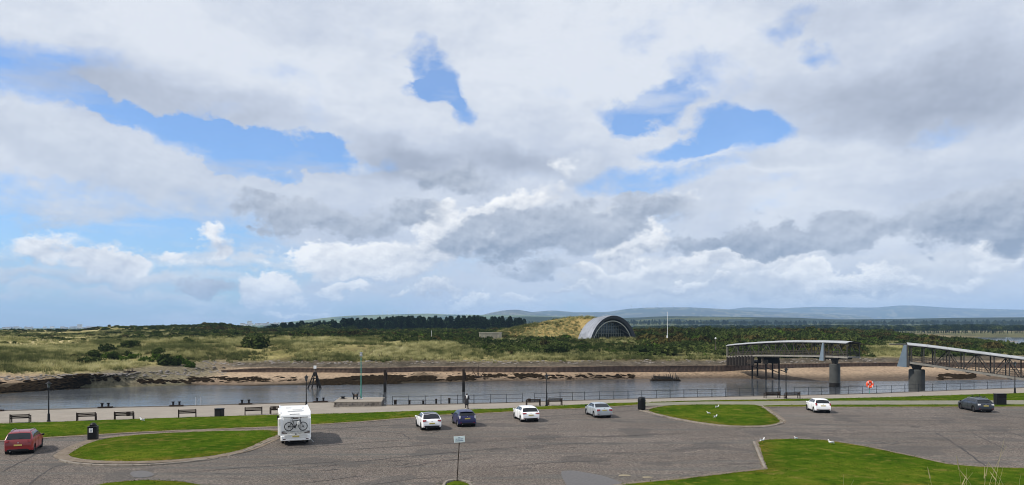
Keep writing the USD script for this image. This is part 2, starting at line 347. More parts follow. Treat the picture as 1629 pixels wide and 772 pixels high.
def dirt_mat(g):
    p = pos(g); n = g.noise(p, 1.6, 6.0, 0.7)
    c = g.add('rgb_ramp', 'color', {'ramp': [(0.3, (0.085, 0.062, 0.038)), (0.5, (0.15, 0.115, 0.08)), (0.72, (0.22, 0.18, 0.135))]}, fac=n)
    return g.add('principled_bsdf', 'BSDF', {'roughness': 0.95}, base_color=c, normal=g.add('bump', 'normal', {'strength': 0.8, 'distance': 0.05}, height=g.noise(p, 6.0, 4.0, 0.7)))
material('dirt', dirt_mat)
def lawn(g):
    p = pos(g); big = g.noise(p, 0.16, 5.0, 0.6); mid = g.noise(p, 1.1, 5.0, 0.65); fine = g.noise(p, 9.0, 3.0, 0.7)
    c = g.add('rgb_ramp', 'color', {'ramp': [(0.28, (0.024, 0.058, 0.004)), (0.5, (0.050, 0.090, 0.006)), (0.72, (0.094, 0.120, 0.011))]}, fac=big)
    c = g.mix(g.smooth(mid, 0.5, 0.66, 0, 0.65), c, (0.118, 0.125, 0.018))
    patch = g.noise(p, 0.45, 6.0, 0.7); c = g.mix(g.smooth(patch, 0.55, 0.68, 0, 0.75), c, (0.150, 0.130, 0.032))
    c = g.mix(g.smooth(mid, 0.30, 0.47, 0.75, 0.0), c, (0.022, 0.050, 0.004))
    c = g.mix(g.smooth(fine, 0.46, 0.68, 0, 0.55), c, (0.016, 0.030, 0.002))
    e = g.add('attribute', 'color', {'attribute': 'tint'})
    c = g.mix(1.0, c, e, 'multiply')
    b = g.add('bump', 'normal', {'strength': 0.7, 'distance': 0.04}, height=g.noise(p, 8.0, 4.0, 0.7))
    return g.add('principled_bsdf', 'BSDF', {'roughness': 0.9, 'specular_ior_level': 0.0}, base_color=c, normal=b)
material('lawn', lawn)
def blades(name, cols, trans=0.25, sc=0.05):
    def build(g):
        p = pos(g); isl = g.add('geometry', 'random_per_island')
        r = g.math('add', g.smooth(g.noise(p, sc, 4.0, 0.6), 0.30, 0.70, -0.05, 0.75), g.smooth(g.noise(p, sc * 9, 2.0, 0.6), 0.3, 0.7, -0.2, 0.4))
        t = g.math('multiply_add', g.math('subtract', isl, 0.5), 0.4, r)
        c = g.add('rgb_ramp', 'color', {'ramp': cols}, fac=t)
        d = g.add('diffuse_bsdf', 'BSDF', {}, color=c)
        l = g.add('translucent_bsdf', 'BSDF', {}, color=c)
        return g.add('mix_closure', 'closure', {'fac': trans}, closure1=d, closure2=l)
    material(name, build)
blades('lawn_blade', [(0.0, (0.036, 0.078, 0.005)), (0.5, (0.072, 0.122, 0.009)), (1.0, (0.140, 0.165, 0.024))], 0.4, 0.3)
blades('marram', [(0.0, (0.095, 0.108, 0.038)), (0.3, (0.25, 0.245, 0.098)), (0.65, (0.45, 0.42, 0.20)), (1.0, (0.62, 0.57, 0.34))], 0.4)
blades('dry_stem', [(0.0, (0.36, 0.32, 0.17)), (1.0, (0.50, 0.45, 0.27))])
blades('gorse_leaf', [(0.0, (0.026, 0.039, 0.011)), (0.45, (0.054, 0.073, 0.020)), (0.8, (0.095, 0.108, 0.032)), (1.0, (0.135, 0.128, 0.045))], 0.2, 0.06)
blades('bramble_leaf', [(0.0, (0.034, 0.032, 0.011)), (0.5, (0.072, 0.062, 0.020)), (1.0, (0.120, 0.095, 0.034))], 0.15)
blades('bright_leaf', [(0.0, (0.040, 0.070, 0.010)), (1.0, (0.085, 0.130, 0.022))], 0.2)
blades('pine_leaf', [(0.0, (0.010, 0.021, 0.011)), (1.0, (0.030, 0.046, 0.020))], 0.1)
def land(g):
    p = pos(g); c = g.add('attribute', 'color', {'attribute': 'tint'})
    f = g.noise(p, 1.3, 5.0, 0.7); q = g.noise(p, 5.0, 3.0, 0.7)
    k = g.math('add', g.smooth(f, 0.30, 0.70, 0.62, 1.32), g.smooth(q, 0.3, 0.7, -0.18, 0.18))
    kk = g.add('combine_xyz', 'vector', x=k, y=k, z=k)
    c = g.mix(1.0, c, kk, 'multiply')
    b = g.add('bump', 'normal', {'strength': 0.9, 'distance': 0.25}, height=f)
    return g.add('principled_bsdf', 'BSDF', {'roughness': 0.92, 'specular_ior_level': 0.05}, base_color=c, normal=b)
material('land', land)
def water_mat(g):
    p = pos(g)
    m = g.add('mapping', 'vector', {'mapping_type': 'point', 'rotation': (0, 0, math.radians(10)), 'scale': (0.45, 1.5, 1.0)}, vector=p)
    n = g.noise(m, 0.9, 5.0, 0.6); slow = g.noise(m, 0.05, 4.0, 0.6)
    h = g.math('multiply', n, g.smooth(slow, 0.35, 0.65, 0.35, 1.0))
    b = g.add('bump', 'normal', {'strength': 0.36, 'distance': 0.18}, height=h)
    c = g.add('rgb_ramp', 'color', {'ramp': [(0.3, (0.040, 0.045, 0.050)), (0.7, (0.062, 0.066, 0.068))]}, fac=slow)
    return g.add('principled_bsdf', 'BSDF', {'roughness': 0.10, 'ior': 1.33}, base_color=c, normal=b)
material('water', water_mat)
plain('stone_block', (0.20, 0.175, 0.15), 0.9, 0.3, 2.5, bump=0.5, dirt=(0.10, 0.085, 0.07))
plain('kerb_stone', (0.205, 0.178, 0.145), 0.9, 0.25, 2.0, bump=0.4, local=False, dirt=(0.11, 0.09, 0.068))
plain('quay_stone', (0.11, 0.095, 0.08), 0.9, 0.3, 1.5, bump=0.6, local=False)
plain('black_paint', (0.006, 0.0065, 0.008), 0.5, 0.25, 4.0, spec=0.25)
plain('fence_paint', (0.012, 0.015, 0.020), 0.55, 0.25, 4.0, spec=0.25)
plain('dark_timber', (0.030, 0.020, 0.014), 0.85, 0.35, 3.0, bump=0.4, spec=0.2)
plain('wet_timber', (0.009, 0.0075, 0.006), 0.6, 0.3, 3.0, bump=0.4, spec=0.25)
plain('grey_timber', (0.095, 0.074, 0.056), 0.85, 0.3, 3.0, bump=0.4)
plain('weed', (0.020, 0.014, 0.008), 0.95, 0.5, 1.5, bump=0.7, local=False, spec=0.0)
plain('pile_steel', (0.085, 0.056, 0.040), 0.85, 0.4, 1.2, bump=0.4, local=False, dirt=(0.085, 0.060, 0.042))
plain('white_gel', (0.80, 0.80, 0.79), 0.35, 0.04, 1.5, coat=0.3)
plain('off_white', (0.72, 0.71, 0.68), 0.5, 0.06, 2.0)
plain('rubber', (0.009, 0.009, 0.009), 0.85, 0.2, 6.0, spec=0.2)
plain('black_plastic', (0.009, 0.009, 0.010), 0.55, 0.2, 5.0, spec=0.25)
plain('rim_silver', (0.42, 0.43, 0.44), 0.35, 0.1, 6.0, metal=0.7)
plain('rim_dark', (0.06, 0.06, 0.065), 0.4, 0.1, 6.0, metal=0.5)
plain('steel', (0.42, 0.43, 0.44), 0.4, 0.12, 5.0, metal=0.8)
plain('car_glass', (0.006, 0.008, 0.010), 0.08, 0.1, 2.0, spec=0.6)
plain('lamp_smoked', (0.045, 0.014, 0.014), 0.2, 0.1, 8.0)
plain('tail_red', (0.26, 0.012, 0.014), 0.15, 0.1, 8.0, coat=0.6)
plain('lamp_clear', (0.55, 0.54, 0.53), 0.12, 0.1, 8.0, coat=0.6)
plain('lantern_glass', (0.10, 0.105, 0.11), 0.15, 0.1, 8.0)
plain('plate_yellow', (0.50, 0.40, 0.10), 0.5, 0.05, 8.0)
for n_, c_, cl_ in (('paint_red', (0.180, 0.006, 0.009), 0.5), ('paint_white', (0.80, 0.81, 0.82), 0.6), ('paint_blue', (0.006, 0.007, 0.060), 0.25), ('paint_silver', (0.40, 0.44, 0.47), 0.6), ('paint_slate', (0.028, 0.034, 0.046), 0.6)):
    plain(n_, c_, 0.35, 0.03, 0.8, metal=0.35 if n_ in ('paint_silver', 'paint_slate') else 0.0, coat=cl_)
plain('skin', (0.50, 0.32, 0.24), 0.6, 0.05, 8.0)
plain('cloth_black', (0.018, 0.016, 0.020), 0.9, 0.2, 12.0)
plain('cloth_white', (0.78, 0.77, 0.75), 0.85, 0.06, 9.0)
plain('cloth_brown', (0.035, 0.024, 0.022), 0.9, 0.2, 12.0)
plain('hair_dark', (0.020, 0.014, 0.012), 0.7, 0.2, 12.0)
plain('gull_white', (0.78, 0.78, 0.77), 0.8, 0.05, 9.0)
plain('gull_grey', (0.34, 0.36, 0.38), 0.8, 0.08, 9.0)
plain('beak', (0.62, 0.36, 0.05), 0.6, 0.1, 9.0)
plain('green_paint', (0.055, 0.23, 0.185), 0.45, 0.15, 3.0)
plain('concrete_pier', (0.046, 0.048, 0.045), 0.85, 0.3, 0.9, bump=0.4, dirt=(0.025, 0.027, 0.022), streak=True)
plain('bridge_steel', (0.045, 0.040, 0.034), 0.6, 0.3, 2.0)
plain('bridge_rail', (0.080, 0.062, 0.045), 0.6, 0.3, 2.0)
plain('bridge_panel', (0.17, 0.22, 0.265), 0.4, 0.12, 1.0, metal=0.2)
plain('roof_white', (0.33, 0.34, 0.345), 0.55, 0.15, 0.6, dirt=(0.23, 0.24, 0.24))
plain('deck_grey', (0.22, 0.205, 0.175), 0.7, 0.2, 1.2, dirt=(0.19, 0.18, 0.16))
plain('rust_mesh', (0.10, 0.072, 0.052), 0.8, 0.4, 2.0)
plain('zinc', (0.28, 0.295, 0.325), 0.42, 0.12, 0.5, metal=0.4, dirt=(0.19, 0.20, 0.22))
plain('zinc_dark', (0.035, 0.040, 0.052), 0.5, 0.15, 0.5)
plain('arch_cream', (0.38, 0.385, 0.33), 0.5, 0.1, 1.0)
plain('mullion', (0.20, 0.21, 0.18), 0.5, 0.1, 2.0)
plain('pane_dark', (0.010, 0.014, 0.012), 0.08, 0.3, 0.7)
plain('bunker_wall', (0.36, 0.325, 0.245), 0.9, 0.12, 0.6, bump=0.3, dirt=(0.24, 0.21, 0.16))
plain('orange', (0.80, 0.085, 0.025), 0.5, 0.08, 6.0)
plain('white_paint', (0.78, 0.78, 0.76), 0.5, 0.05, 4.0)
plain('sign_face', (0.60, 0.68, 0.72), 0.5, 0.05, 4.0)
plain('sign_ink', (0.06, 0.10, 0.22), 0.6, 0.05, 4.0)
plain('house_wall', (0.62, 0.60, 0.57), 0.9, 0.1, 0.3)
plain('house_roof', (0.16, 0.14, 0.135), 0.9, 0.2, 0.3)
plain('bark', (0.060, 0.045, 0.034), 0.9, 0.3, 2.0)

# ------------------------------------------------------------------ the near ground
def gp(pts, it=0, z=0.0):
    """a polygon of the ground through pixels of the photograph"""
    q = np.array([at(x, y, z)[:2] for x, y in pts]); return Polygon(smoothline(q, it) if it else q).buffer(0)
QUAY = [at(x, y)[:2] for x, y in ((-120, 656.5), (0, 654), (100, 651.3), (180, 648.8), (280, 646.6), (400, 643.4), (530, 639.6))]
QUAY += [at(532, 641.0)[:2], at(608, 639.5)[:2], at(612, 645.6)[:2]]
QUAY += [at(x, y)[:2] for x, y in ((700, 643.8), (800, 641.4), (900, 638), (1000, 635.3), (1100, 632.8), (1200, 630.6), (1329, 628.2), (1400, 626), (1500, 622), (1629, 617.2), (1720, 613.8))]
QUAY = np.array(QUAY)
left, right = QUAY[0] + (QUAY[0] - QUAY[1]) * 6, QUAY[-1] + (QUAY[-1] - QUAY[-2]) * 3
QUAY = np.vstack([left, QUAY, right])
def yquay(x): return np.interp(x, QUAY[:, 0], QUAY[:, 1])
near = Polygon(np.vstack([QUAY, [[260, 40], [-320, 40]]])).buffer(0)
bump0 = lambda P, d: 0.0 * d
obj('car_park', sheet(near, 3.0, lambda P, d: 0.03 * (fb(P, 0.12) - .5) * np.clip(d / 4, 0, 1)), 'asphalt', kind='structure', label='worn reddish grey tarmac car park')
A_LOW = [(-160, 712), (0, 701.5), (60, 697), (140, 692.5), (200, 688.8), (280, 685), (300, 684.6), (440, 679), (510, 675), (580, 670.5), (640, 665.5), (690, 662.2), (700, 660.8), (760, 658.2), (815, 655.2), (860, 652), (920, 650.4), (1000, 645.5), (1030, 643.2)]
A_TOP = [(-160, 679.5), (0, 674.4), (100, 671.4), (200, 668), (300, 664.5), (440, 660.6), (500, 659.2), (560, 657.8), (640, 655), (700, 654.0), (760, 651.6), (800, 650.4), (870, 646.6), (900, 645.3), (950, 643), (1000, 641.1), (1030, 640)]
strip_left = gp(A_LOW + A_TOP[::-1])
strip_right = gp([(1030, 641.6), (1120, 639.6), (1250, 639), (1329, 638.6), (1500, 638.2), (1640, 637.6), (1800, 637), (1800, 621), (1640, 625.2), (1560, 627.4), (1500, 629.4), (1420, 632), (1329, 634.2), (1250, 635.4), (1120, 637.4), (1030, 640)])
verge = gp([(1210, 647.6), (1329, 648), (1629, 647.6), (1800, 647.4), (1800, 643.2), (1629, 643.6), (1329, 644.2), (1215, 645)])
promenade = Polygon(np.vstack([QUAY + [0, 0.0], [at(1900, 634)[:2], at(1640, 630)[:2], at(1329, 638)[:2], at(1030, 641)[:2]], np.array([at(x, y + 1.2)[:2] for x, y in A_TOP[::-1]]), [at(-400, 690)[:2], left + [0, -12]]])).buffer(0)
obj('promenade', sheet(promenade.buffer(-0.02), 2.5, lambda P, d: 0.035 + 0 * d), 'paving', kind='structure', label='pale beige paved quayside promenade')
path_poly = gp([(1015, 647), (1100, 644.2), (1210, 646), (1329, 645), (1629, 644.4), (1800, 644), (1800, 636.5), (1629, 637.2), (1329, 638.2), (1100, 639.8), (1015, 642)])
obj('footpath', sheet(path_poly, 2.5, lambda P, d: 0.045 + 0 * d), 'path', kind='structure', label='thin grey green path behind the car park')
def turf(top, amp, rim=0.6):
    return lambda P, d: 0.012 + top * np.clip(d / rim, 0, 1) ** .6 + amp * (fb(P, 0.5, 4, 5) - .5) * np.clip(d / rim, 0, 1)
def worn(P, poly, strength=1.0):
    """bare, yellowed turf in patches and along the edge"""
    d = shapely.distance(shapely.points(P), poly.boundary); n = fb(P, 0.35, 5, 11)
    k = np.clip(1.15 - d / 0.9 + (n - .5) * 3.2, 0, 1) * strength
    k = np.maximum(k, np.clip((fb(P, 0.10, 4, 21) - .60) * 3.0, 0, .45))
    return (1 - k)[:, None] * np.ones(3) + k[:, None] * np.array([1.45, 0.92, 1.6])
LAWNS = []
def grass_area(name, poly, label, top=0.10, amp=0.10, step=0.55, strength=0.8):
    m = sheet(poly, step, turf(top, amp))
    obj(name, m, 'lawn', kind='structure', label=label, smooth=True, tint=worn(m.vertices[:, :2], poly, strength))
    LAWNS.append((poly, top))
island_left = gp([(104, 726), (113, 719.5), (131, 708.5), (160, 699), (200, 693.8), (280, 688.6), (350, 686), (442, 684.8), (452, 687), (444, 692), (420, 702), (397, 712.5), (378, 718.6), (340, 726), (300, 731), (240, 734.4), (180, 735), (130, 732)], 1)
island_mid = gp([(1029, 652.5), (1042, 648.4), (1062, 645.6), (1100, 644.2), (1160, 643.9), (1205, 644.4), (1214, 648), (1240, 667), (1243, 671.5), (1234, 675.5), (1200, 678.6), (1150, 677), (1100, 670.4), (1060, 662.2), (1036, 656.5)], 1)
green_right = gp([(1203.5, 705), (1210, 701.2), (1225, 699.6), (1260, 698.9), (1310, 700.4), (1350, 706.2), (1400, 715.4), (1450, 726), (1510, 739.3), (1560, 743.4), (1629, 745.2), (1760, 748), (1900, 752), (1900, 779), (940, 779), (1005, 769.6), (1080, 762.6), (1170, 752), (1219, 746.5)])
green_left = gp([(130, 779), (165, 769.2), (205, 765.2), (240, 764.2), (290, 766.6), (330, 773.6), (345, 779)])
grass_area('grass_strip', strip_left, 'long mown grass strip between promenade and car park', strength=0.7)
grass_area('grass_strip', strip_right, 'grass strip behind the footpath on the right', 0.08, 0.05)
grass_area('grass_verge', verge, 'narrow rough verge along the back of the car park', 0.07, 0.06, 0.4)
grass_area('grass_island', island_left, 'long teardrop grass island left of the white motorhome')
grass_area('grass_island', island_mid, 'grass island beside the black ribbed bin')
grass_area('grass_green', green_right, 'broad green grass in the lower right foreground', 0.10, 0.16)
grass_area('grass_island', green_left, 'sliver of grass island at the bottom left')
# bank on which the photographer stands
bx_, by_ = np.meshgrid(np.linspace(-70, 70, 141), np.r_[np.linspace(-6, 6, 9), np.linspace(7, 42.6, 70)])
bz = np.minimum(7.6, 8.80 - 0.2085 * by_); bz = np.where(by_ > 42.2, 0.0, bz) + 0.10 * (fb(np.c_[bx_.ravel(), by_.ravel()], 0.3, 4, 9).reshape(bx_.shape) - .6)
V = np.c_[bx_.ravel(), by_.ravel(), bz.ravel()]; R, C = bx_.shape; idx = np.arange(R * C).reshape(R, C)
F = np.c_[idx[:-1, :-1].ravel(), idx[:-1, 1:].ravel(), idx[1:, 1:].ravel(), idx[1:, :-1].ravel()]
bank = trimesh.Trimesh(V, np.vstack([F[:, [0, 1, 2]], F[:, [0, 2, 3]]]), process=False)
obj('grass_bank', bank, 'lawn', kind='structure', label='grass bank at the edge of the foreground', smooth=True, tint=np.ones((len(V), 3)))

# ---- bare soil rims of the islands, tar seams and patches of the car park
def ribbon(pts, w0, w1, z=0.012, jitter=0.0, seed=0, step=0.7):
    p = resample(np.array([at(x, y)[:2] for x, y in pts]), step); r = np.random.default_rng(seed)
    t = np.gradient(p, axis=0); t /= np.linalg.norm(t, axis=1, keepdims=True); nrm = np.c_[-t[:, 1], t[:, 0]]
    p = p + nrm * (r.normal(0, 1, (len(p), 1)) * jitter)
    w = r.uniform(w0, w1, (len(p), 1)) / 2; w[0] = w[-1] = 0.01
    zz = 0.03 * (fb(p, 0.12) - .5)
    V = np.vstack([np.c_[p + nrm * w, zz + z], np.c_[p - nrm * w, zz + z]]); n = len(p); i = np.arange(n - 1)
    return trimesh.Trimesh(V, np.vstack([np.c_[i, i + n, i + n + 1], np.c_[i, i + n + 1, i + 1]]), process=False)
CP = '/World/car_park'
seams = [[(490, 684), (560, 680.8), (660, 674.2), (735, 670)], [(735, 670), (820, 665.2), (925, 659.4), (1008, 653.2)], [(560, 735.5), (690, 722.5), (860, 709), (960, 704)], [(560, 715), (700, 707), (860, 697.5), (1090, 690)],
         [(280, 754), (380, 744.5), (470, 739.6), (545, 734)], [(700, 733.5), (752, 730.2)], [(640, 745), (690, 735), (760, 728)], [(880, 700), (1000, 694), (1100, 688)], [(1085, 700), (1190, 694.4), (1290, 690.6), (1400, 688.4)],
         [(1400, 688.4), (1500, 686.4), (1629, 684)], [(1488, 688), (1530, 713), (1571, 744)], [(1542, 687), (1576, 704), (1600, 716)], [(1600, 686), (1640, 700)], [(1340, 669), (1380, 675), (1400, 680)], [(1380, 669), (1450, 669.4), (1520, 668.6)],
         [(0, 752), (60, 722), (100, 712)], [(45, 772), (85, 742), (110, 738)], [(560, 684), (640, 690), (655, 700)], [(1300, 676), (1420, 677.6), (1500, 676)], [(1398, 702), (1415, 708), (1432, 705)], [(900, 727), (1010, 719), (1140, 712)], [(430, 716), (520, 709), (640, 700)], [(590, 771), (660, 762), (720, 759)],
         [(1560, 691), (1600, 690), (1640, 693)], [(1600, 662), (1640, 668)], [(470, 771), (520, 764), (580, 757)], [(780, 745), (870, 737), (980, 732)]]
for k, s in enumerate(seams):
    wide = 0.26 if k in (0, 1) else (0.20 if k in (2, 3, 9, 10) else 0.14)
    obj('tar_seam', ribbon(s, wide * .35, wide, jitter=0.05, seed=k), 'crack', CP)
for k, (x, y, n) in enumerate(((500, 744, 3), (360, 756, 3), (520, 745, 4), (620, 738, 4), (1410, 703, 4), (700, 686, 3), (1050, 706, 4), (1010, 772, 3), (1160, 735, 4), (230, 752, 3), (60, 760, 3), (1330, 690, 3))):
    for j in range(n):
        a = rng.uniform(-30, 30); b = rng.uniform(-5, 5)
        obj('tar_seam', ribbon([(x + a, y + b), (x + a + rng.uniform(8, 16), y + b - rng.uniform(-2, 3)), (x + a + rng.uniform(20, 34), y + b - rng.uniform(0, 3))], 0.03, 0.12, jitter=0.08, seed=40 + k * 5 + j, step=.4), 'crack', CP)
obj('tarmac_patch', sheet(gp([(893, 750), (912, 748.6), (960, 757.4), (990, 768), (975, 779), (905, 779), (893, 758)]), 1.0, lambda P, d: 0.02 + 0 * d), 'tarmac', CP, label='dark rectangular tarmac repair')
obj('tarmac_patch', sheet(gp([(203, 752), (230, 748), (252, 757), (215, 762)], 1), 1.0, lambda P, d: 0.02 + 0 * d), 'tarmac', CP)
plain('pale_scuff', (0.22, 0.185, 0.115), 0.9, 0.2, 1.0, local=False)
for x, y, w in ((994, 757, 12), (1030, 760, 10)):
    obj('scuff_mark', sheet(gp([(x - w, y - .6), (x - 3, y - 2), (x + w, y - .4), (x + w * .8, y + 1.2), (x - 2, y + .6), (x - w * .7, y + 1.6)], 1), 0.6, lambda P, d: 0.021 + 0 * d), 'pale_scuff', CP)
def rim(poly, out, name, label, z=0.016):
    r = np.random.default_rng(5); ring = poly.buffer(out).difference(poly.buffer(-0.15))
    obj(name, sheet(ring, 0.5, lambda P, d: z + 0.03 * fb(P, .8)), 'dirt', kind='structure', label=label)
rim(island_left, 0.85, 'soil_rim', 'bare brown soil round the left grass island')
rim(island_mid, 0.5, 'soil_rim', 'bare brown soil round the middle grass island')
rim(strip_left, 0.55, 'soil_rim', 'bare soil edge below the long grass strip')
rim(verge, 0.35, 'soil_rim', 'bare soil along the rough verge')
rim(green_right, 0.25, 'soil_rim', 'bare soil at the edge of the lower right grass')
def kerb_line(pts, label, width=0.16, height=0.10, length=0.9, mat='kerb_stone', skip=0.0, seed=1, closed=False):
    w = np.array([at(x, y)[:2] for x, y in pts]); w = openline(w, 2)
    ls = LineString(w); n = max(1, int(ls.length / length)); r = np.random.default_rng(seed)
    t = thing('kerb', label, 'kerb')
    for k in range(n):
        if r.random() < skip: continue
        a, b = np.array(ls.interpolate(k / n, normalized=True).coords[0]), np.array(ls.interpolate((k + 1) / n, normalized=True).coords[0])
        d = b - a; L = np.linalg.norm(d); c = (a + b) / 2
        m = box(width, L - 0.015, height + 0.05, (0, 0, 0), 0, 0.02)
        m.apply_transform(trimesh.transformations.rotation_matrix(math.atan2(d[1], d[0]) - math.pi / 2 + r.normal(0, .012), [0, 0, 1])); m.apply_translation((c[0], c[1], (height - 0.05) / 2 + r.normal(0, .012)))
        obj('kerb_stone', m, mat, t)
    return t
kerb_line([(96, 733), (112, 738), (150, 741.2), (200, 742), (240, 741.2), (290, 737), (330, 732.4)], 'pale kerb curving round the lower left tip of the long grass island', 0.22)
kerb_line([(330, 732.4), (360, 727), (385, 720.5), (405, 712), (430, 702), (452, 691.5)], 'weathered kerb running up from the left island towards the motorhome', 0.14, 0.07, skip=.15, seed=2)
kerb_line([(1018, 653.6), (1036, 658), (1060, 664.5), (1100, 672.4), (1150, 679.4), (1200, 681.2), (1226, 679.4), (1246, 673.4)], 'pale kerb along the near side of the middle grass island', 0.17)
kerb_line([(1212, 646.2), (1229, 658), (1248, 671)], 'kerb on the right end of the middle grass island', 0.12, 0.08, seed=4)
kerb_line([(1199.5, 703.5), (1206, 720), (1217.5, 746.5)], 'brown edged kerb at the corner of the lower right grass', 0.18, 0.10, seed=5)
kerb_line([(1219, 645.6), (1329, 649.2), (1480, 649.2), (1629, 648.8), (1720, 648.6)], 'low kerb along the back of the right hand car park', 0.12, 0.06, seed=6)
kerb_line([(705, 779), (706, 771), (713, 766.4), (727, 764.8), (741, 766.4), (749, 771), (751, 779)], 'oval kerb round the small turf patch under the sign', 0.16, 0.12, 0.5, seed=7)
grass_area('grass_island', gp([(706.5, 779), (709, 770.5), (718, 767), (727, 766), (737, 767), (746, 770.5), (748.5, 779)]), 'tiny oval turf patch under the sign post', 0.14, 0.05, .25, .3)
# ---- tufts on the lawns
def tuft(nb, h, spread, w, seed, lean=0.35, segs=2):
    r = np.random.default_rng(seed); V, F = [], []
    for k in range(nb):
        a = r.uniform(0, 2 * np.pi); b = np.array([math.cos(a), math.sin(a)]) * spread * math.sqrt(r.random())
        dr = r.uniform(0, 2 * np.pi); L = h * r.uniform(.55, 1.0); le = r.uniform(.1, 1.0) * lean
        s = np.array([-math.sin(dr), math.cos(dr)]) * w / 2; o = np.array([math.cos(dr), math.sin(dr)])
        n0 = len(V)
        for i in range(segs + 1):
            f = i / segs; c = b + o * L * le * f * f * 1.6; z = L * (f - .35 * le * f * f); ww = (1 - f) ** .7
            if i < segs: V += [[*(c - s * ww), z], [*(c + s * ww), z]]
            else: V += [[*c, z]]
        for i in range(segs - 1):
            q = n0 + 2 * i; F += [[q, q + 1, q + 3], [q, q + 3, q + 2]]
        q = n0 + 2 * (segs - 1); F += [[q, q + 1, q + 2]]
    return trimesh.Trimesh(np.array(V), np.array(F), process=False)
P3 = []
for k, (poly, top) in enumerate(LAWNS):
    vis = poly.intersection(Polygon([at(-30, 672)[:2], at(-30, 790)[:2], at(1670, 790)[:2], at(1670, 620)[:2], at(814, 620)[:2]]))
    if vis.is_empty: continue
    n = int(vis.area * 9); P = scatter(vis, n, 50 + k); d = shapely.distance(shapely.points(P), poly.boundary)
    P3.append(np.c_[P, turf(top, 0.10)(P, d) - 0.02])
    e = resample(np.array(poly.exterior.coords), .22); e = e + rng.normal(0, .17, e.shape); P3.append(np.c_[e, np.full(len(e), .01)])
P3 = np.vstack(P3)
instancer('lawn_tufts', [(tuft(14, .055, .17, .020, s), 'lawn_blade') for s in (1, 2, 3)], P3, rng.uniform(0, 6.28, len(P3)), rng.uniform(.5, 1.25, len(P3)) * np.where(rng.random(len(P3)) < .05, 1.7, 1.0), 'short green grass blades on the lawns', cat='grass')

# ------------------------------------------------------------------ river, far bank and hinterland
from scipy.interpolate import RegularGridInterpolator, PchipInterpolator
TIDE = -3.0
COLS = []   # photograph column: shore, beach top (row, z), then (distance, row) up and over the dunes
def col(px, shore, base, top_z, foot, *rest):
    k = [(FPX * (EYE - TIDE) / (shore - HY) - 14, TIDE - 1.3), (FPX * (EYE - TIDE) / (shore - HY), TIDE)]
    d = FPX * (EYE - base[1]) / (base[0] - HY)
    k += [(d, base[1]), (d + .35, top_z), (d + foot[0], foot[1])]
    k += [(D, EYE - (py - HY) / FPX * D) if py > 100 else (D, py) for D, py in rest]
    COLS.append((px, k))
col(-260, 650, (612, -.4), -.2, (2, .1), (150, 560), (215, 542), (310, 532), (470, 527), (800, 2.5))
col(0, 627, (600, -.5), -.3, (2, .1), (172, 556), (225, 541), (330, 532), (480, 527), (800, 2.5))
col(130, 618, (598, -.5), -.3, (3, .2), (180, 563), (240, 546), (335, 534), (480, 525.5), (800, 2.5))
col(190, 616, (596, -.5), -.3, (4, .3), (186, 562), (242, 545), (335, 533), (480, 519), (800, 2.5))
col(285, 613.4, (592, -.7), -.3, (8, .9), (195, 556), (245, 542), (335, 531.5), (480, 519.5), (800, 2.5))
col(345, 613, (589, -.9), -.2, (8, 1.1), (199, 553), (245, 541), (330, 530.5), (470, 516.4), (800, 2.5))
col(410, 614, (590, -1), -.35, (7, 0.9), (206, 551), (247, 541), (325, 532), (480, 525), (800, 3))
col(560, 612, (590.5, -1), -.35, (7, 0.9), (210, 547), (258, 540), (340, 531), (480, 527), (800, 3))
col(700, 608.5, (588, -1), -.35, (7, 0.9), (214, 552), (258, 541), (340, 533), (480, 527), (800, 3))
col(800, 606.2, (588.5, -1), -.35, (7, 0.9), (216, 553), (252, 543), (340, 531), (480, 526.5), (800, 3))
col(880, 606.6, (588.5, -1), -.35, (7, 0.9), (220, 553), (262, 541), (340, 529), (480, 526.5), (800, 3))
col(1000, 603.5, (587, -1), -.35, (7, 0.9), (224, 552), (268, 538.5), (335, 531), (480, 528), (800, 2.5))
col(1150, 601.4, (585.8, -1), -.35, (7, 0.9), (226, 554), (268, 539), (335, 531), (480, 528), (800, 2))
col(1290, 606, (582.5, -1), -.35, (7, 0.9), (232, 557), (275, 541), (340, 531), (480, 528.5), (800, 1.5))
col(1400, 606.5, (580.5, -1), -.35, (7, 0.9), (236, 558), (280, 543), (340, 533), (470, 530), (800, 1))
col(1500, 605.5, (580, -1.2), -.35, (7, 0.9), (237, 560), (278, 548), (330, 541), (440, .2), (760, -3.5))
col(1629, 604, (580, -1.4), -.15, (8, 1.0), (236, 564), (268, 557), (300, 556), (400, -2.0), (740, -3.6))
col(1900, 602, (580, -1.6), -.2, (8, .8), (236, 566), (265, 560), (300, 559), (380, -2.6), (740, -3.6))
_u = np.array([(p - CX) / FPX for p, _ in COLS]); _kd = np.array([[a for a, _ in k] for _, k in COLS]); _kz = np.array([[b for _, b in k] for _, k in COLS])
BI = atd(969, 268.0, 533.5)                                                  # foot of the vaulted building
def mound(x, y):
    c = atd(934, 300, 520); r = np.hypot((x - c[0]) / np.where(x < c[0], 40.0, 19.0), (y - c[1]) / 32.0)
    return 7.6 * np.clip(1 - r ** 1.5, 0, 1)
def knots(u):
    u = np.clip(u, _u[0], _u[-1])
    return np.stack([np.interp(u, _u, _kd[:, k]) for k in range(_kd.shape[1])], -1), np.stack([np.interp(u, _u, _kz[:, k]) for k in range(_kz.shape[1])], -1)
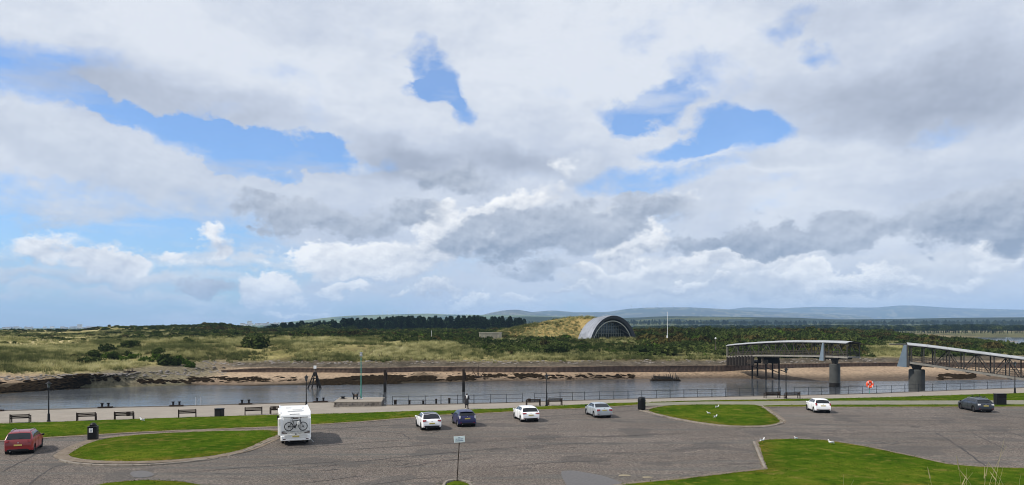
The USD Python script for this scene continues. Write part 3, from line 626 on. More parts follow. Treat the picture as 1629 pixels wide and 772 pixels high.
def land_z(x, y, detail=True):
    x, y = np.asarray(x, float), np.asarray(y, float); u = x / np.maximum(y, 1)
    kd, kz = knots(u); z = kz[..., -1] + 0.0
    for k in range(kd.shape[-1] - 1):
        a, b = kd[..., k], kd[..., k + 1]; f = np.clip((y - a) / (b - a), 0, 1)
        if k >= 4: f = f * .5 + .5 * f * f * (3 - 2 * f)
        z = np.where((y >= a) & (y < b), kz[..., k] + f * (kz[..., k + 1] - kz[..., k]), z)
    z = np.where(y < kd[..., 0], kz[..., 0], z)
    z = z + mound(x, y)
    if detail:
        P = np.c_[x.ravel(), y.ravel()]
        dune = np.clip((y - kd[..., 4]) / 14, 0, 1)
        n = (fb(P, .05, 4, 31).reshape(x.shape) - .5) * 5.0 + (fb(P, .2, 3, 33).reshape(x.shape) - .5) * 1.5
        z = z + n * dune * np.clip(.35 + (y - 190) / 150, .35, .75) * np.where(u > .55, .6, 1)
        bch = ((y > kd[..., 1] - 3) & (y < kd[..., 4])).astype(float)
        z = z + bch * (fb(P, .12, 4, 35).reshape(x.shape) - .5) * .35 * np.clip((y - kd[..., 1] + 3) / 6, 0, 1)
    return z
def project(x, y, z):
    return CX + FPX * x / y, HY + FPX * (EYE - z) / y
def cover(x, y):
    """how much scrub grows at a place, 0 to 1"""
    kd, kz = knots(x / y); P = np.c_[x.ravel(), y.ravel()]
    px, py = project(x, y, land_z(x, y, False)); n = fb(P, .045, 4, 41).reshape(x.shape); n2 = fb(P, .016, 3, 43).reshape(x.shape)
    t = y - kd[..., 4]
    right = np.clip((px - 900 - 70 * np.clip(1 - t / 25, 0, 1)) / 50, 0, 1) * np.clip((t - 1) / 6, 0, 1)
    middle = np.clip((px - 540) / 90, 0, 1) * np.clip((y - 222 + 30 * np.clip((px - 690) / 90, 0, 1)) / 18, 0, 1)
    leftc = np.clip((y - 225) / 60, 0, 1) * np.clip(.34 + (px - 180) / 500, .18, .72) + .08
    c = np.maximum.reduce([right * .97, middle * .92, leftc])
    c = c * (1 - np.clip(mound(x, y) / 1.2, 0, .97) * (y > 250))
    clear = np.exp(-((px - 1412) / 48) ** 2 - ((py - 560) / 16) ** 2) + .8 * np.exp(-((px - 1120) / 45) ** 2 - ((py - 571) / 8) ** 2) + .35 * np.exp(-((px - 900) / 50) ** 2 - ((py - 568) / 7) ** 2)
    return np.clip((c + (n - .5) * 1.5 * np.minimum(1, c * 3) + (n2 - .5) * .8 * np.minimum(1, c * 3)), 0, 1) * (1 - np.clip(clear, 0, 1))
def grid(x0, x1, nx, ys):
    X, Y = np.meshgrid(np.linspace(x0, x1, nx), ys); R, C = X.shape; i = np.arange(R * C).reshape(R, C)
    q = np.c_[i[:-1, :-1].ravel(), i[:-1, 1:].ravel(), i[1:, 1:].ravel(), i[1:, :-1].ravel()]
    return X, Y, np.vstack([q[:, [0, 1, 2]], q[:, [0, 2, 3]]])
def land_tint(x, y, z):
    kd, kz = knots(x / y); P = np.c_[x.ravel(), y.ravel()]; sh = x.shape
    px, py = project(x, y, z)
    n = fb(P, .10, 5, 51).reshape(sh); m = fb(P, .028, 4, 53).reshape(sh); f = fb(P, .5, 3, 55).reshape(sh)
    mixc = lambda a, b, t: np.asarray(a) * (1 - t[..., None]) + np.asarray(b) * t[..., None]
    sand = mixc((.26, .188, .126), (.37, .276, .186), np.clip((n - .3) * 2.5, 0, 1))
    wet = np.clip(1.25 - (z - TIDE) / .85 + (n - .5) * 1.3, 0, 1) * np.where(px > 480, 1, .8)
    wet = np.maximum(wet, np.clip(np.exp(-((px - 985) / 90) ** 2 - ((py - 603) / 4) ** 2) * 1.6 - (n < .4) * .3, 0, 1))
    sand = mixc(sand, (.072, .054, .040), wet * .9)
    weed = np.clip((n - .53) * 9, 0, 1) * np.clip((px - 480) / 60, 0, 1) * np.clip((1180 - px) / 200, 0, 1) * (np.abs(z - TIDE - .9) < .8)
    weed = np.maximum(weed, np.clip((n - .5) * 8, 0, 1) * (px < 190) * .6)
    reef = np.interp(px, [-50, 0, 60, 150, 200, 300, 480, 505, 545, 640, 700, 770, 900, 1100], [17, 17, 15, 8, 4, 2.5, 3, 7, 12, 8, 3, 2.5, 1.5, 0])
    shore_py = HY + FPX * (EYE - TIDE) / kd[..., 1]
    rk = np.clip((reef - (shore_py - py)) / 2.0 + (n - .5) * 5, 0, 1) * (y > kd[..., 1] - 6) * (reef > 0)
    weed = np.maximum(weed * .8, rk)
    sand = mixc(sand, (.030, .023, .013), weed * .95)
    rubble = mixc((.058, .048, .034), (.130, .108, .080), np.clip((f - .3) * 2.2, 0, 1))
    t = (y - kd[..., 2]) / np.maximum(kd[..., 4] - kd[..., 2], 1)
    leftbeach = np.clip((370 - px) / 40, 0, 1)
    sand = mixc(sand, (.135, .125, .078), np.clip((y - kd[..., 2] + 9 + (n - .5) * 14) / 6, 0, 1) * np.clip((px - 60) / 90, 0, 1) * leftbeach * .8)
    c = mixc(sand, rubble, np.clip(t * 6, 0, 1) * (1 - leftbeach * .9))
    straw = mixc((.150, .132, .046), (.38, .325, .145), np.clip((m - .33) * 2.6 + (n - .5) * 1.6, 0, 1)); heath = np.clip((fb(P, .04, 4, 57).reshape(sh) - .54) * 7, 0, 1) * np.clip((px - 150) / 200, 0, 1); straw = mixc(straw, (.082, .056, .026), heath * .85)
    green = mixc((.060, .074, .022), (.110, .118, .038), np.clip((n - .3) * 2.2, 0, 1))
    g = mixc(straw, green, np.clip(cover(x, y) * .85 + (m < .42) * .25, 0, 1))
    brightsand = np.clip(np.exp(-((px - 40) / 130) ** 2 - ((py - 544) / 9) ** 2) * 1.3, 0, 1)
    g = mixc(g, (.46, .385, .20), brightsand * .85)
    gm = mixc((.205, .145, .048), (.33, .245, .10), np.clip((f - .3) * 2.2, 0, 1))
    g = mixc(g, gm, np.clip(mound(x, y) / 1.5, 0, .9))
    c = mixc(c, g, np.clip((y - kd[..., 4] + 2 + (n - .5) * 8) / 5, 0, 1))
    mud = np.clip((0.2 - z) / 1.0, 0, 1) * (y > 330)
    c = mixc(c, (.19, .165, .14), mud)
    return c
ys = np.r_[np.arange(112, 262, 1.0), np.arange(262, 360, 1.8), np.arange(360, 620, 5.0), np.arange(620, 1000, 20)]
X, Y, F = grid(-330, 330, 560, ys)
spread = np.clip((Y - 200) / 800, 0, 1) * 3.0 + 1.0                        # the sheet widens inland
X = X * spread
Z = land_z(X, Y)
V = np.c_[X.ravel(), Y.ravel(), Z.ravel()]
obj('far_bank', trimesh.Trimesh(V, F, process=False), 'land', kind='structure', smooth=True, tint=land_tint(X, Y, Z).reshape(-1, 3), label='sandy far bank rising to grassy dunes')
# the river and estuary
wx, wy, wf = grid(-1500, 2500, 3, np.array([60.0, 400, 1500]))
obj('river', trimesh.Trimesh(np.c_[wx.ravel(), wy.ravel(), np.full(wx.size, TIDE)], wf, process=False), 'water', kind='structure', label='calm brown river reflecting the cloudy sky')
# quay wall down to the water
qw = resample(QUAY, 1.5); n = len(qw); i = np.arange(n - 1)
V = np.vstack([np.c_[qw, np.full(n, .10)], np.c_[qw, np.full(n, -4.5)]])
tq = np.gradient(qw, axis=0); tq /= np.linalg.norm(tq, axis=1, keepdims=True); nq = np.c_[-tq[:, 1], tq[:, 0]]
V = np.vstack([np.c_[qw - nq * .45, np.full(n, .10)], np.c_[qw + nq * .02, np.full(n, .10)], np.c_[qw + nq * .02, np.full(n, -4.5)], np.c_[qw - nq * .45, np.full(n, .0)]])
Fq = np.vstack([np.vstack([np.c_[i + a * n, i + 1 + a * n, i + 1 + b * n], np.c_[i + a * n, i + 1 + b * n, i + b * n]]) for a, b in ((0, 1), (1, 2), (3, 0))])
obj('quay_wall', trimesh.Trimesh(V, Fq, process=False), 'quay_stone', label='dark stone quay wall with a low coping above the river', cat='wall')
# the flat hinterland
X, Y, F = grid(-1, 1, 220, np.r_[np.linspace(760, 2500, 50), np.linspace(2600, 9000, 60), np.linspace(9500, 30000, 20)])
X = X * Y * 1.25
P = np.c_[X.ravel(), Y.ravel()]
far_px = CX + FPX * X / Y
rise = np.clip((Y - 1300) / 3000, 0, 1) * np.clip((far_px - 560) / 250, 0, 1) * 14
Z = 1.6 + rise + np.clip((Y - 760) / 500, 0, 1) * (fb(P, .002, 3, 61).reshape(X.shape) - .5) * 5
Z = np.where((far_px > 1440) & (Y < 1150), -3.4 + np.clip((Y - 900) / 250, 0, 1) * 4.5, Z)
Z = np.where((far_px < 200) & (Y > 6500), -4.0, Z)
nf = fb(P, .0022, 4, 63); nb = fb(P * [1, .5], .006, 3, 65)
fields = np.where(nf[:, None] > .55, (.055, .095, .025), np.where(nf[:, None] > .47, (.115, .115, .045), np.where(nb[:, None] > .5, (.028, .042, .020), (.075, .085, .032))))
fields = np.where((far_px.ravel() > 1440)[:, None] & (Y.ravel() < 1400)[:, None], np.where(nb[:, None] > .52, (.20, .165, .085), (.12, .115, .05)), fields)
obj('coastal_plain', trimesh.Trimesh(np.c_[P, Z.ravel()], F, process=False), 'land', kind='structure', smooth=True, tint=fields, label='flat coastal plain of fields and woods')
# ranges of hills
def range_of_hills(dist, ridge, tints, depth, rough, seed, label, foot=0.0):
    r = np.array(ridge, float); n = 260; px = np.linspace(r[0, 0], r[-1, 0], n); py = PchipInterpolator(r[:, 0], r[:, 1])(px)
    u = (px - CX) / FPX; zt = EYE + (HY - py) / FPX * dist
    rows = np.linspace(0, 1.7, 44); U, T = np.meshgrid(u, rows)
    Yh = dist + (T - 1) * depth; shape = np.where(T <= 1, np.sin(np.clip(T, 0, 1) * np.pi / 2) ** 1.25, np.cos((T - 1) / .7 * np.pi / 2) ** .7)
    edge = np.clip(np.minimum(np.arange(n), n - 1 - np.arange(n)) / 14, 0, 1)
    Xh = U * dist * (1 + (T - 1) * depth / dist * .6)
    Pn = np.c_[Xh.ravel(), Yh.ravel()]
    nz = (fb(Pn, 3.2 / depth, 5, seed).reshape(U.shape) - .5)
    Zh = foot + (zt[None] - foot) * shape * edge[None] + nz * rough * shape * edge[None] * np.where(np.abs(T - 1) < .15, .35, 1)
    i = np.arange(U.size).reshape(U.shape); q = np.c_[i[:-1, :-1].ravel(), i[:-1, 1:].ravel(), i[1:, 1:].ravel(), i[1:, :-1].ravel()]
    w = fb(Pn * [1, 1.6], 7 / depth, 4, seed + 3); w2 = fb(Pn, 2.5 / depth, 3, seed + 5)
    t = np.where(w[:, None] > .56, tints[0], np.where(w[:, None] > .5, tints[1], np.where(w2[:, None] > .5, tints[2], tints[3])))
    return obj('hills', trimesh.Trimesh(np.c_[Xh.ravel(), Yh.ravel(), Zh.ravel()], np.vstack([q[:, [0, 1, 2]], q[:, [0, 2, 3]]]), process=False), 'land', kind='structure', smooth=True, tint=t, label=label), (lambda x_: np.interp(x_, px, py))
GREENS = ((.035, .055, .026), (.13, .15, .05), (.085, .125, .035), (.11, .135, .045))
MOOR = ((.05, .05, .035), (.15, .14, .085), (.045, .055, .03), (.065, .065, .04))
WOODS = ((.018, .030, .018), (.020, .032, .018), (.026, .038, .020), (.075, .085, .034))
range_of_hills(14500, [(1040, 503), (1100, 497), (1150, 493.5), (1190, 489.4), (1240, 490.8), (1290, 488.6), (1330, 489), (1380, 489.6), (1436, 486.4), (1500, 490), (1560, 491.6), (1629, 493), (1720, 494), (1850, 498), (1980, 505)], MOOR, 3000, 40, 71, 'long blue moorland ridge on the right horizon')
range_of_hills(11000, [(770, 507), (820, 501), (850, 496.4), (880, 494.4), (920, 497), (960, 496.6), (1000, 491.6), (1040, 489.6), (1085, 489.2), (1130, 490.8), (1180, 494), (1240, 497.4), (1330, 501), (1400, 506)], MOOR, 2600, 40, 73, 'rounded blue hills behind the vaulted building')
range_of_hills(9000, [(700, 509), (760, 502.6), (790, 496), (808, 493.4), (822, 493), (838, 495.4), (870, 500.6), (930, 508)], MOOR, 1500, 25, 75, 'small dark conical hill left of the vaulted building')
range_of_hills(7000, [(430, 516), (480, 511), (520, 506), (560, 502.4), (620, 500.6), (680, 499.6), (720, 501), (790, 501.6), (850, 502.4), (920, 505), (1000, 509)], GREENS, 1900, 25, 77, 'green farmed hills above the pine wood')
range_of_hills(5600, [(240, 522), (330, 519.6), (380, 518), (440, 514.4), (500, 510), (560, 507), (640, 506), (740, 509)], GREENS, 1200, 12, 79, 'low green rise with houses left of the pine wood')
range_of_hills(3600, [(690, 513), (760, 509), (840, 504.6), (880, 505), (940, 508), (1010, 505.6), (1060, 503.6), (1150, 504.6), (1250, 506), (1330, 508.4), (1420, 508), (1500, 506.4), (1629, 505), (1760, 504), (1900, 509)], WOODS, 1500, 10, 81, 'dark wooded rise between the estuary and the hills')

# ---- plants
def leafball(n, seed, size=.26, lumps=7, flat=.75, core=True):
    """a shrub one metre in radius, of many small leaf faces gathered in clumps, with gaps between"""
    r = np.random.default_rng(seed); L = r.normal(0, 1, (lumps, 3)); L /= np.linalg.norm(L, axis=1, keepdims=True); L[:, 2] = np.abs(L[:, 2]) * .9
    L = L * r.uniform(.35, .62, (lumps, 1)); R = r.uniform(.30, .55, lumps)
    k = r.integers(0, lumps, n); d = r.normal(0, 1, (n, 3)); d /= np.linalg.norm(d, axis=1, keepdims=True)
    c = L[k] + d * (R[k] * r.uniform(.75, 1.08, n))[:, None]; c[:, 2] *= flat; c[:, 2] = np.maximum(c[:, 2], .02)
    nrm = d * .7 + r.normal(0, .6, (n, 3)); nrm /= np.linalg.norm(nrm, axis=1, keepdims=True)
    a = np.cross(nrm, r.normal(0, 1, (n, 3))); a /= np.linalg.norm(a, axis=1, keepdims=True); b = np.cross(nrm, a)
    s = size * r.uniform(.5, 1.15, (n, 1)); s2 = s * r.uniform(.45, .8, (n, 1))
    V = np.stack([c - a * s, c - b * s2, c + a * s, c + b * s2], 1).reshape(-1, 3); i = np.arange(n) * 4
    return trimesh.Trimesh(V, np.vstack([np.c_[i, i + 1, i + 2], np.c_[i, i + 2, i + 3]]), process=False)
SOLO = []
# shrubs that stand alone
def shrub(px, py, wpx, hpx, label, leaf='gorse_leaf', seed=0, D=None, name='gorse_bush'):
    """stands where the sight line through the pixel of its foot meets the dune"""
    if D is None:
        dd = np.arange(150, 480, .5); zz_ = land_z((px - CX) / FPX * dd, dd); rr = HY + FPX * (EYE - zz_) / dd
        hit = np.nonzero(rr <= py)[0]; D = dd[hit[0]] if len(hit) else 300
    x = (px - CX) / FPX * D; z = float(land_z(np.array([x]), np.array([D]))[0]); w = wpx / FPX * D / 2; h = hpx / FPX * D
    SOLO.append((x, D, w)); w *= 1.12; h *= 1.3
    t = thing(name, label, 'bush', (x, D, z - .05))
    m = leafball(620, seed + 200, .15, 9, 1.0); m.apply_scale((w * 1.15, w * .95, h * 1.05)); obj('foliage', m, leaf, t)
    st = [rod((0, 0, 0), (math.cos(a) * w * .5, math.sin(a) * w * .5, h * .55), .06, .03, 5) for a in (.3, 2.2, 4.1)]
    obj('stem', st, 'bark', t)
shrub(407, 580, 40, 20, 'large round dark bush alone at the foot of the pale dune, left of centre', seed=1, D=203)
shrub(145, 577, 40, 10, 'low dark bush at the left end of the bright green hedge', seed=2)
shrub(150, 567, 22, 8, 'small dark bush just above the low bush on the left dune', seed=3)
shrub(170, 561, 28, 11, 'tall dark bush at the top of the left dune clump', seed=4)
shrub(181, 571, 22, 11, 'round dark bush above the middle of the green hedge', seed=5)
shrub(206, 553, 36, 10, 'dark bush on the skyline of the nearer left dune', seed=6)
shrub(204, 566, 14, 7, 'small dark bush between two others over the green hedge', seed=7)
shrub(249, 564, 24, 10, 'dark round bush right of the clump on the left dune', seed=8)
shrub(265, 580, 34, 14, 'dark bush at the right end of the bright green hedge', seed=9)
shrub(8, 549, 13, 6, 'small dark bush on the pale dune at the far left', seed=10)
shrub(22, 548, 7, 4, 'tiny dark bush beside the far left one', seed=11)
shrub(115, 549, 9, 4, 'tiny bush alone in the middle of the pale left dune', seed=12)
shrub(117, 569, 12, 5, 'small brownish bush low on the left dune', 'bramble_leaf', 13)
shrub(250, 538, 18, 9, 'dark bush before the flat topped ridge', seed=14)
shrub(300, 545, 16, 7, 'small dark bush high on the dune right of the ridge', seed=15)
shrub(1055, 575, 62, 14, 'long dark bush at the foot of the scrub below the slender pole', seed=16, D=207)
shrub(885, 574, 40, 9, 'dark bush at the foot of the slope below the grass mound', seed=17, D=207)
shrub(868, 563, 20, 10, 'brown bush on the slope below the grass mound', 'bramble_leaf', 18, D=222)
hedge = thing('hedge', 'low bright green hedge on the left dune', 'hedge', (0, 0, 0))
hm = []
for k, px in enumerate(np.linspace(172, 302, 15)):
    D0 = 176 + 3 * math.sin(k * 1.7); x = (px - CX) / FPX * D0; z = float(land_z(np.array([x]), np.array([D0]))[0])
    SOLO.append((x, D0, 1.6)); m = leafball(260, 300 + k, .2, 6, .8); m.apply_scale((1.6, 1.3, 1.7 + .3 * math.sin(k * 2.3))); hm.append(m.apply_translation((x, D0, z - .1)))
obj('foliage', hm, 'bright_leaf', hedge)
SOLO = np.array(SOLO)
def room(x, y):
    ok = np.ones(len(x), bool)
    for a, b, w in SOLO: ok &= ~((np.abs(x - a) < w * 1.15) & (y > b - w * 1.1 - 3.0) & (y < b + w))
    return ok
# marram grass on the dunes
N = 150000; r = np.random.default_rng(91)
D = 150 + 230 * r.random(N) ** 1.25; px_ = r.uniform(-25, 1655, N); x_ = (px_ - CX) / FPX * D
kd, kz = knots(x_ / D); cov_ = cover(x_, D)
keep = (D > kd[:, 4] + 1.5 + r.normal(0, 1.5, N)) & (r.random(N) > cov_ * .9) & (fb(np.c_[x_, D], .07, 4, 95) > .36 + .16 * r.random(N)) & ~((px_ > 1500) & (D > 300)) & ~((np.exp(-((px_ - 40) / 130) ** 2 - ((project(x_, D, land_z(x_, D, False))[1] - 543) / 8) ** 2) > .4) & (r.random(N) < .8))
keep &= room(x_, D)
x_, D_ = x_[keep], D[keep]; z_ = land_z(x_, D_)
sc = r.uniform(.65, 1.35, len(x_)) * (.8 + .5 * fb(np.c_[x_, D_], .05, 3, 97))
instancer('marram_grass', [(tuft(22, 1.0, .42, .075, s, .8, 3), 'marram') for s in (11, 12, 13)], np.c_[x_, D_, z_ - .05], r.uniform(0, 6.28, len(x_)), sc, 'straw coloured marram grass covering the dunes', cat='grass')
# low grass and stones of the bank above the piles
# scrub
N = 60000; D = 200 + 320 * r.random(N) ** 1.2; px_ = r.uniform(-30, 1670, N); x_ = (px_ - CX) / FPX * D; cov_ = cover(x_, D)
kd, kz = knots(x_ / D)
bx0 = np.abs(x_ - BI[0]) < 12
keep = (r.random(N) < np.clip(cov_ - .18, 0, 1) ** 1.3 * np.where(px_ < 930, 2.2, .72)) & (D > kd[:, 4] + 1.5) & ~(bx0 & (np.abs(D - BI[1]) < 9)) & ~((px_ > 1480) & (D > 345)) & ~((np.abs(px_ - 781) < 26) & (np.abs(D - 262) < 7))
keep &= room(x_, D)
x_, D_, c_ = x_[keep], D[keep], cov_[keep]; z_ = land_z(x_, D_)
p_, q_ = project(x_, D_, z_)
s_ = r.uniform(.55, 1.35, len(x_)) * (.7 + .8 * c_) * np.where(r.random(len(x_)) < .08, 1.45, 1) * np.where(p_ > 940, 1.30, .95)
s_ = np.where((np.abs(p_ - 962) < 60) & (D_ < BI[1]), np.minimum(s_, .8), s_)
wh = np.where(fb(np.c_[x_, D_], .04, 3, 99) + r.normal(0, .07, len(x_)) > .63, 3, r.integers(0, 3, len(x_))); wh = np.where(r.random(len(x_)) < .09, 4, wh)
instancer('scrub', [(leafball(420, 21, .20), 'gorse_leaf'), (leafball(420, 22, .20), 'gorse_leaf'), (leafball(420, 23, .22, 5), 'gorse_leaf'), (leafball(420, 24, .20), 'bramble_leaf'), (leafball(420, 25, .20), 'bright_leaf')],
          np.c_[x_, D_, z_ - .15 * s_], r.uniform(0, 6.28, len(x_)), np.c_[s_ * r.uniform(.9, 1.5, len(x_)), s_ * r.uniform(.9, 1.5, len(x_)), s_ * r.uniform(.9, 1.5, len(x_))], 'dense dark gorse and bramble scrub on the dunes', wh, 'scrub')
# woods
def pine(seed, n=260, conic=.6):
    r = np.random.default_rng(seed); h = r.random(n) ** .8; rad = (1 - h) ** conic * .28 + .03
    a = r.uniform(0, 6.28, n); q = np.sqrt(r.random(n)) * .5 + .5
    c = np.c_[np.cos(a) * rad * q, np.sin(a) * rad * q, .12 + h * .88]; s = .055 * r.uniform(.6, 1.3, n)[:, None]
    t = r.normal(0, 1, (n, 3)); t /= np.linalg.norm(t, axis=1, keepdims=True); b = np.cross(t, r.normal(0, 1, (n, 3))); b /= np.linalg.norm(b, axis=1, keepdims=True)
    V = np.stack([c - t * s, c - b * s * .8, c + t * s, c + b * s * .8], 1).reshape(-1, 3); i = np.arange(n) * 4
    m = trimesh.Trimesh(V, np.vstack([np.c_[i, i + 1, i + 2], np.c_[i, i + 2, i + 3]]), process=False)
    return trimesh.util.concatenate([m, rod((0, 0, 0), (0, 0, .8), .016, .006, 5)])
def round_tree(seed):
    m = leafball(300, seed, .16, 9, 1.0); m.apply_scale((.42, .42, .45)); m.apply_translation((0, 0, .38))
    return trimesh.util.concatenate([m, rod((0, 0, 0), (0, 0, .6), .03, .015, 5)])
TREES = [(pine(1), 'pine_leaf'), (pine(2, 300, .5), 'pine_leaf'), (pine(3, 240, .75), 'pine_leaf'), (round_tree(4), 'pine_leaf'), (round_tree(5), 'gorse_leaf')]
def wood(name, label, n, px0, px1, d0, d1, top, seed, ground=None, kinds=(0, 1, 2), hvar=.18):
    r = np.random.default_rng(seed); px = r.uniform(px0, px1, n); D = r.uniform(d0, d1, n); x = (px - CX) / FPX * D
    z = ground(x, D) if ground else land_z(x, D, False)
    h = (EYE + (HY - np.interp(px, *zip(*top))) / FPX * D - z) * r.uniform(1 - 2 * hvar, 1 + hvar * .4, n); ok = h > 1.5
    w = r.uniform(1.0, 1.5, n) * np.clip(1.6 - h / 18, .8, 1.6)
    instancer(name, TREES, np.c_[x, D, z - .2][ok], r.uniform(0, 6.28, n)[ok], np.c_[h * w, h * w, h][ok], label, np.asarray(kinds)[r.integers(0, len(kinds), n)][ok], 'wood')
flat = lambda z0: (lambda x, D: np.full(len(x), z0))
wood('pine_wood', 'dark pine wood standing in a block behind the dunes', 560, 545, 835, 560, 690, [(545, 509), (600, 506.5), (680, 505), (760, 505), (815, 506), (835, 509)], 1, flat(3.4), (0, 1, 2, 2, 3), .30)
wood('pine_wood', 'lower dark trees left of the pine block', 330, 425, 560, 520, 640, [(425, 518), (450, 514), (480, 511.5), (520, 509.5), (560, 508)], 2, flat(3.4), (0, 3, 4, 4))
wood('far_wood', 'belt of dark trees right of the vaulted building', 1500, 1000, 1660, 950, 1900, [(1000, 517), (1060, 515), (1200, 514.2), (1300, 513.8), (1450, 514.6), (1520, 512.6), (1560, 512.4), (1629, 514)], 3, flat(1.5), (3, 4, 3, 4))
wood('far_wood', 'mid distance trees between the pines and the mound', 190, 690, 960, 480, 560, [(690, 519), (760, 517), (830, 513), (900, 512), (960, 513)], 4, flat(3.0), (3, 4))
wood('far_wood', 'wooded slope of the rise before the hills', 900, 780, 1660, 2100, 3000, [(780, 512), (900, 510), (1060, 508), (1300, 510), (1629, 508.5)], 5, lambda x, D: 14 + (D - 2100) * .008, (3, 4, 0), .1)
wood('far_wood', 'thin line of far trees along the left plain', 160, -20, 440, 1500, 2600, [(-20, 522.5), (200, 521.5), (330, 519), (440, 516)], 6, flat(1.6), (3, 4), .2)
# ---- town on the left horizon
def house_mesh(w, d, h, roof):
    b = box(w, d, h, (0, 0, h / 2)); V = np.array([[-w / 2, -d / 2, h], [w / 2, -d / 2, h], [w / 2, d / 2, h], [-w / 2, d / 2, h], [-w / 2, 0, h + roof], [w / 2, 0, h + roof]]) * [1.04, 1.08, 1]
    return b, trimesh.Trimesh(V, [[0, 1, 5], [0, 5, 4], [2, 3, 4], [2, 4, 5], [1, 2, 5], [3, 0, 4]], process=False)
def house(name, label, cat, w, d, h, roof, loc, group=None, floors=2, bays=4):
    t = thing(name, label, cat, loc, 0, group); b, rf = house_mesh(w, d, h, roof)
    obj('wall', b, 'house_wall', t); obj('roof', rf, 'house_roof', t)
    for f in range(floors):
        for k in range(bays): obj('window', box(w / bays * .45, .2, h / floors * .42, (-w / 2 + (k + .5) * w / bays, -d / 2 - .08, (f + .55) * h / floors)), 'pane_dark', t)
    return t
r = np.random.default_rng(17)
h0 = house('house', 'far pale house in the town on the left horizon', 'house', 14, 9, 7.5, 3.2, atd(6, 4400, 523.4), 'houses of the far town')
for k in range(34):
    px = r.uniform(12, 182); D = r.uniform(4200, 5200); copy(h0, ((px - CX) / FPX * D, D, r.uniform(1, 6)), r.uniform(-25, 25), scale=(r.uniform(.7, 2.2), 1, r.uniform(.7, 1.2)))
h1 = house('house', 'far pale house on the low green rise', 'house', 16, 10, 8, 4, atd(392, 4700, 518.5), 'houses on the green rise')
for k in range(30):
    px = r.uniform(372, 470); D = r.uniform(4500, 5200); copy(h1, ((px - CX) / FPX * D, D, 9.2 + (HY - r.uniform(516.6, 519.6)) / FPX * D + (px - 400) * .12), r.uniform(-25, 25), scale=(r.uniform(.6, 1.8), 1, r.uniform(.7, 1.3)))
house('tower_block', 'tall white block standing above the left horizon', 'building', 22, 16, 27, 1.0, atd(127, 4400, 523.6), floors=8)
house('warehouse', 'long low white shed right of the tall white block', 'building', 64, 30, 9, 3.0, atd(148, 4300, 524.2), floors=1, bays=8)
house('tower_block', 'grey tower block among houses on the green rise', 'building', 26, 16, 34, 1.0, atd(397, 5000, 519), floors=9)
house('tower_block', 'broad pale block of flats right of the grey tower', 'building', 62, 16, 18, 1.0, atd(415, 5000, 519), floors=5, bays=8)
# ---- wind turbines on the hills
def turbine(loc, s, label, group, a0):
    t = thing('wind_turbine', label, 'wind turbine', loc, 0, group)
    obj('tower', rod((0, 0, 0), (0, 0, 62 * s), 2.1 * s, 1.2 * s, 10), 'off_white', t); obj('nacelle', box(2.6 * s, 8 * s, 2.8 * s, (0, 0, 63 * s)), 'off_white', t)
    for k in range(3):
        a = a0 + k * 2 * np.pi / 3; obj('blade', rod((0, -5 * s, 63 * s), (math.sin(a) * 34 * s, -5 * s, 63 * s + math.cos(a) * 34 * s), 1.6 * s, .4 * s, 6), 'off_white', t)
for k, (px, py) in enumerate(((1004, 492.5), (1023, 491.2), (1046, 490.4), (1071, 490.2))): turbine(atd(px, 10900, py + .6), .95, 'white wind turbine on the blue hill right of the arch', 'turbines right of the arch', .4 + k)
for k, (px, py) in enumerate(((608, 501.6), (617, 501.4), (628, 501.2), (634, 501), (650, 500.8))): turbine(atd(px, 6950, py + .6), .62, 'white wind turbine on the green hill above the pines', 'turbines above the pines', .9 + k * 1.3)

# ---- vaulted building
bt = thing('vaulted_building', 'vaulted building with a grey metal roof and arched glass front', 'building', BI + [0, 0, -2.0], 36.0)
SP, RI = 11.2, 8.95                                                            # half span and rise at the outer edge (from two metres below ground)
def arch(k, y, n=40):
    a = np.linspace(-1.26, 1.26, n); return np.c_[SP * k[0] * np.sin(a) / math.sin(1.26), np.full(n, y), RI * k[1] * (np.cos(a) - math.cos(1.26)) / (1 - math.cos(1.26))]
def loft(rows):
    n = len(rows[0]); V = np.vstack(rows); F = []
    for j in range(len(rows) - 1):
        i = np.arange(n - 1) + j * n; F += [np.c_[i, i + 1, i + n + 1], np.c_[i, i + n + 1, i + n]]
    return trimesh.Trimesh(V, np.vstack(F), process=False)
obj('roof_shell', loft([arch((.985, .985), -2.4), arch((1, 1), -2.5), arch((1.0, 1.0), 0), arch((.99, .98), 2.2), arch((.97, .94), 4.6)]), 'zinc', bt, smooth=35)
for k, y in enumerate(np.linspace(-1.6, 4.2, 5)):
    s = np.interp(y, [0, 2.2, 4.6], [1, .985, .955]) + .004; obj('roof_seam', loft([arch((s - .004, s - .004), y - .08), arch((s + .004, s + .004), y), arch((s - .004, s - .004), y + .08)]), 'zinc', bt)
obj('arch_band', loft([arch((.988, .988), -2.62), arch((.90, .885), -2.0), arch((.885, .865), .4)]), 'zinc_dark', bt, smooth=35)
obj('arch_rib', loft([arch((.835, .80), -1.6), arch((.835, .80), -1.95), arch((.815, .775), -1.95), arch((.815, .775), -1.5)]), 'arch_cream', bt, smooth=30)
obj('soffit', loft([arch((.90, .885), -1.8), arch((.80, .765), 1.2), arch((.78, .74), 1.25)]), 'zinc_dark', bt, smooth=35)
obj('gable_rear', loft([arch((.97, .94), 4.6), arch((.02, .02), 4.6)]), 'zinc_dark', bt)
nb = 15
def inside(x):
    s = min(1.0, abs(x) / (SP * .815)) * math.sin(1.26); return RI * .775 * (math.sqrt(1 - s * s) - math.cos(1.26)) / (1 - math.cos(1.26))
xs = np.linspace(-SP * .80, SP * .80, nb + 1)
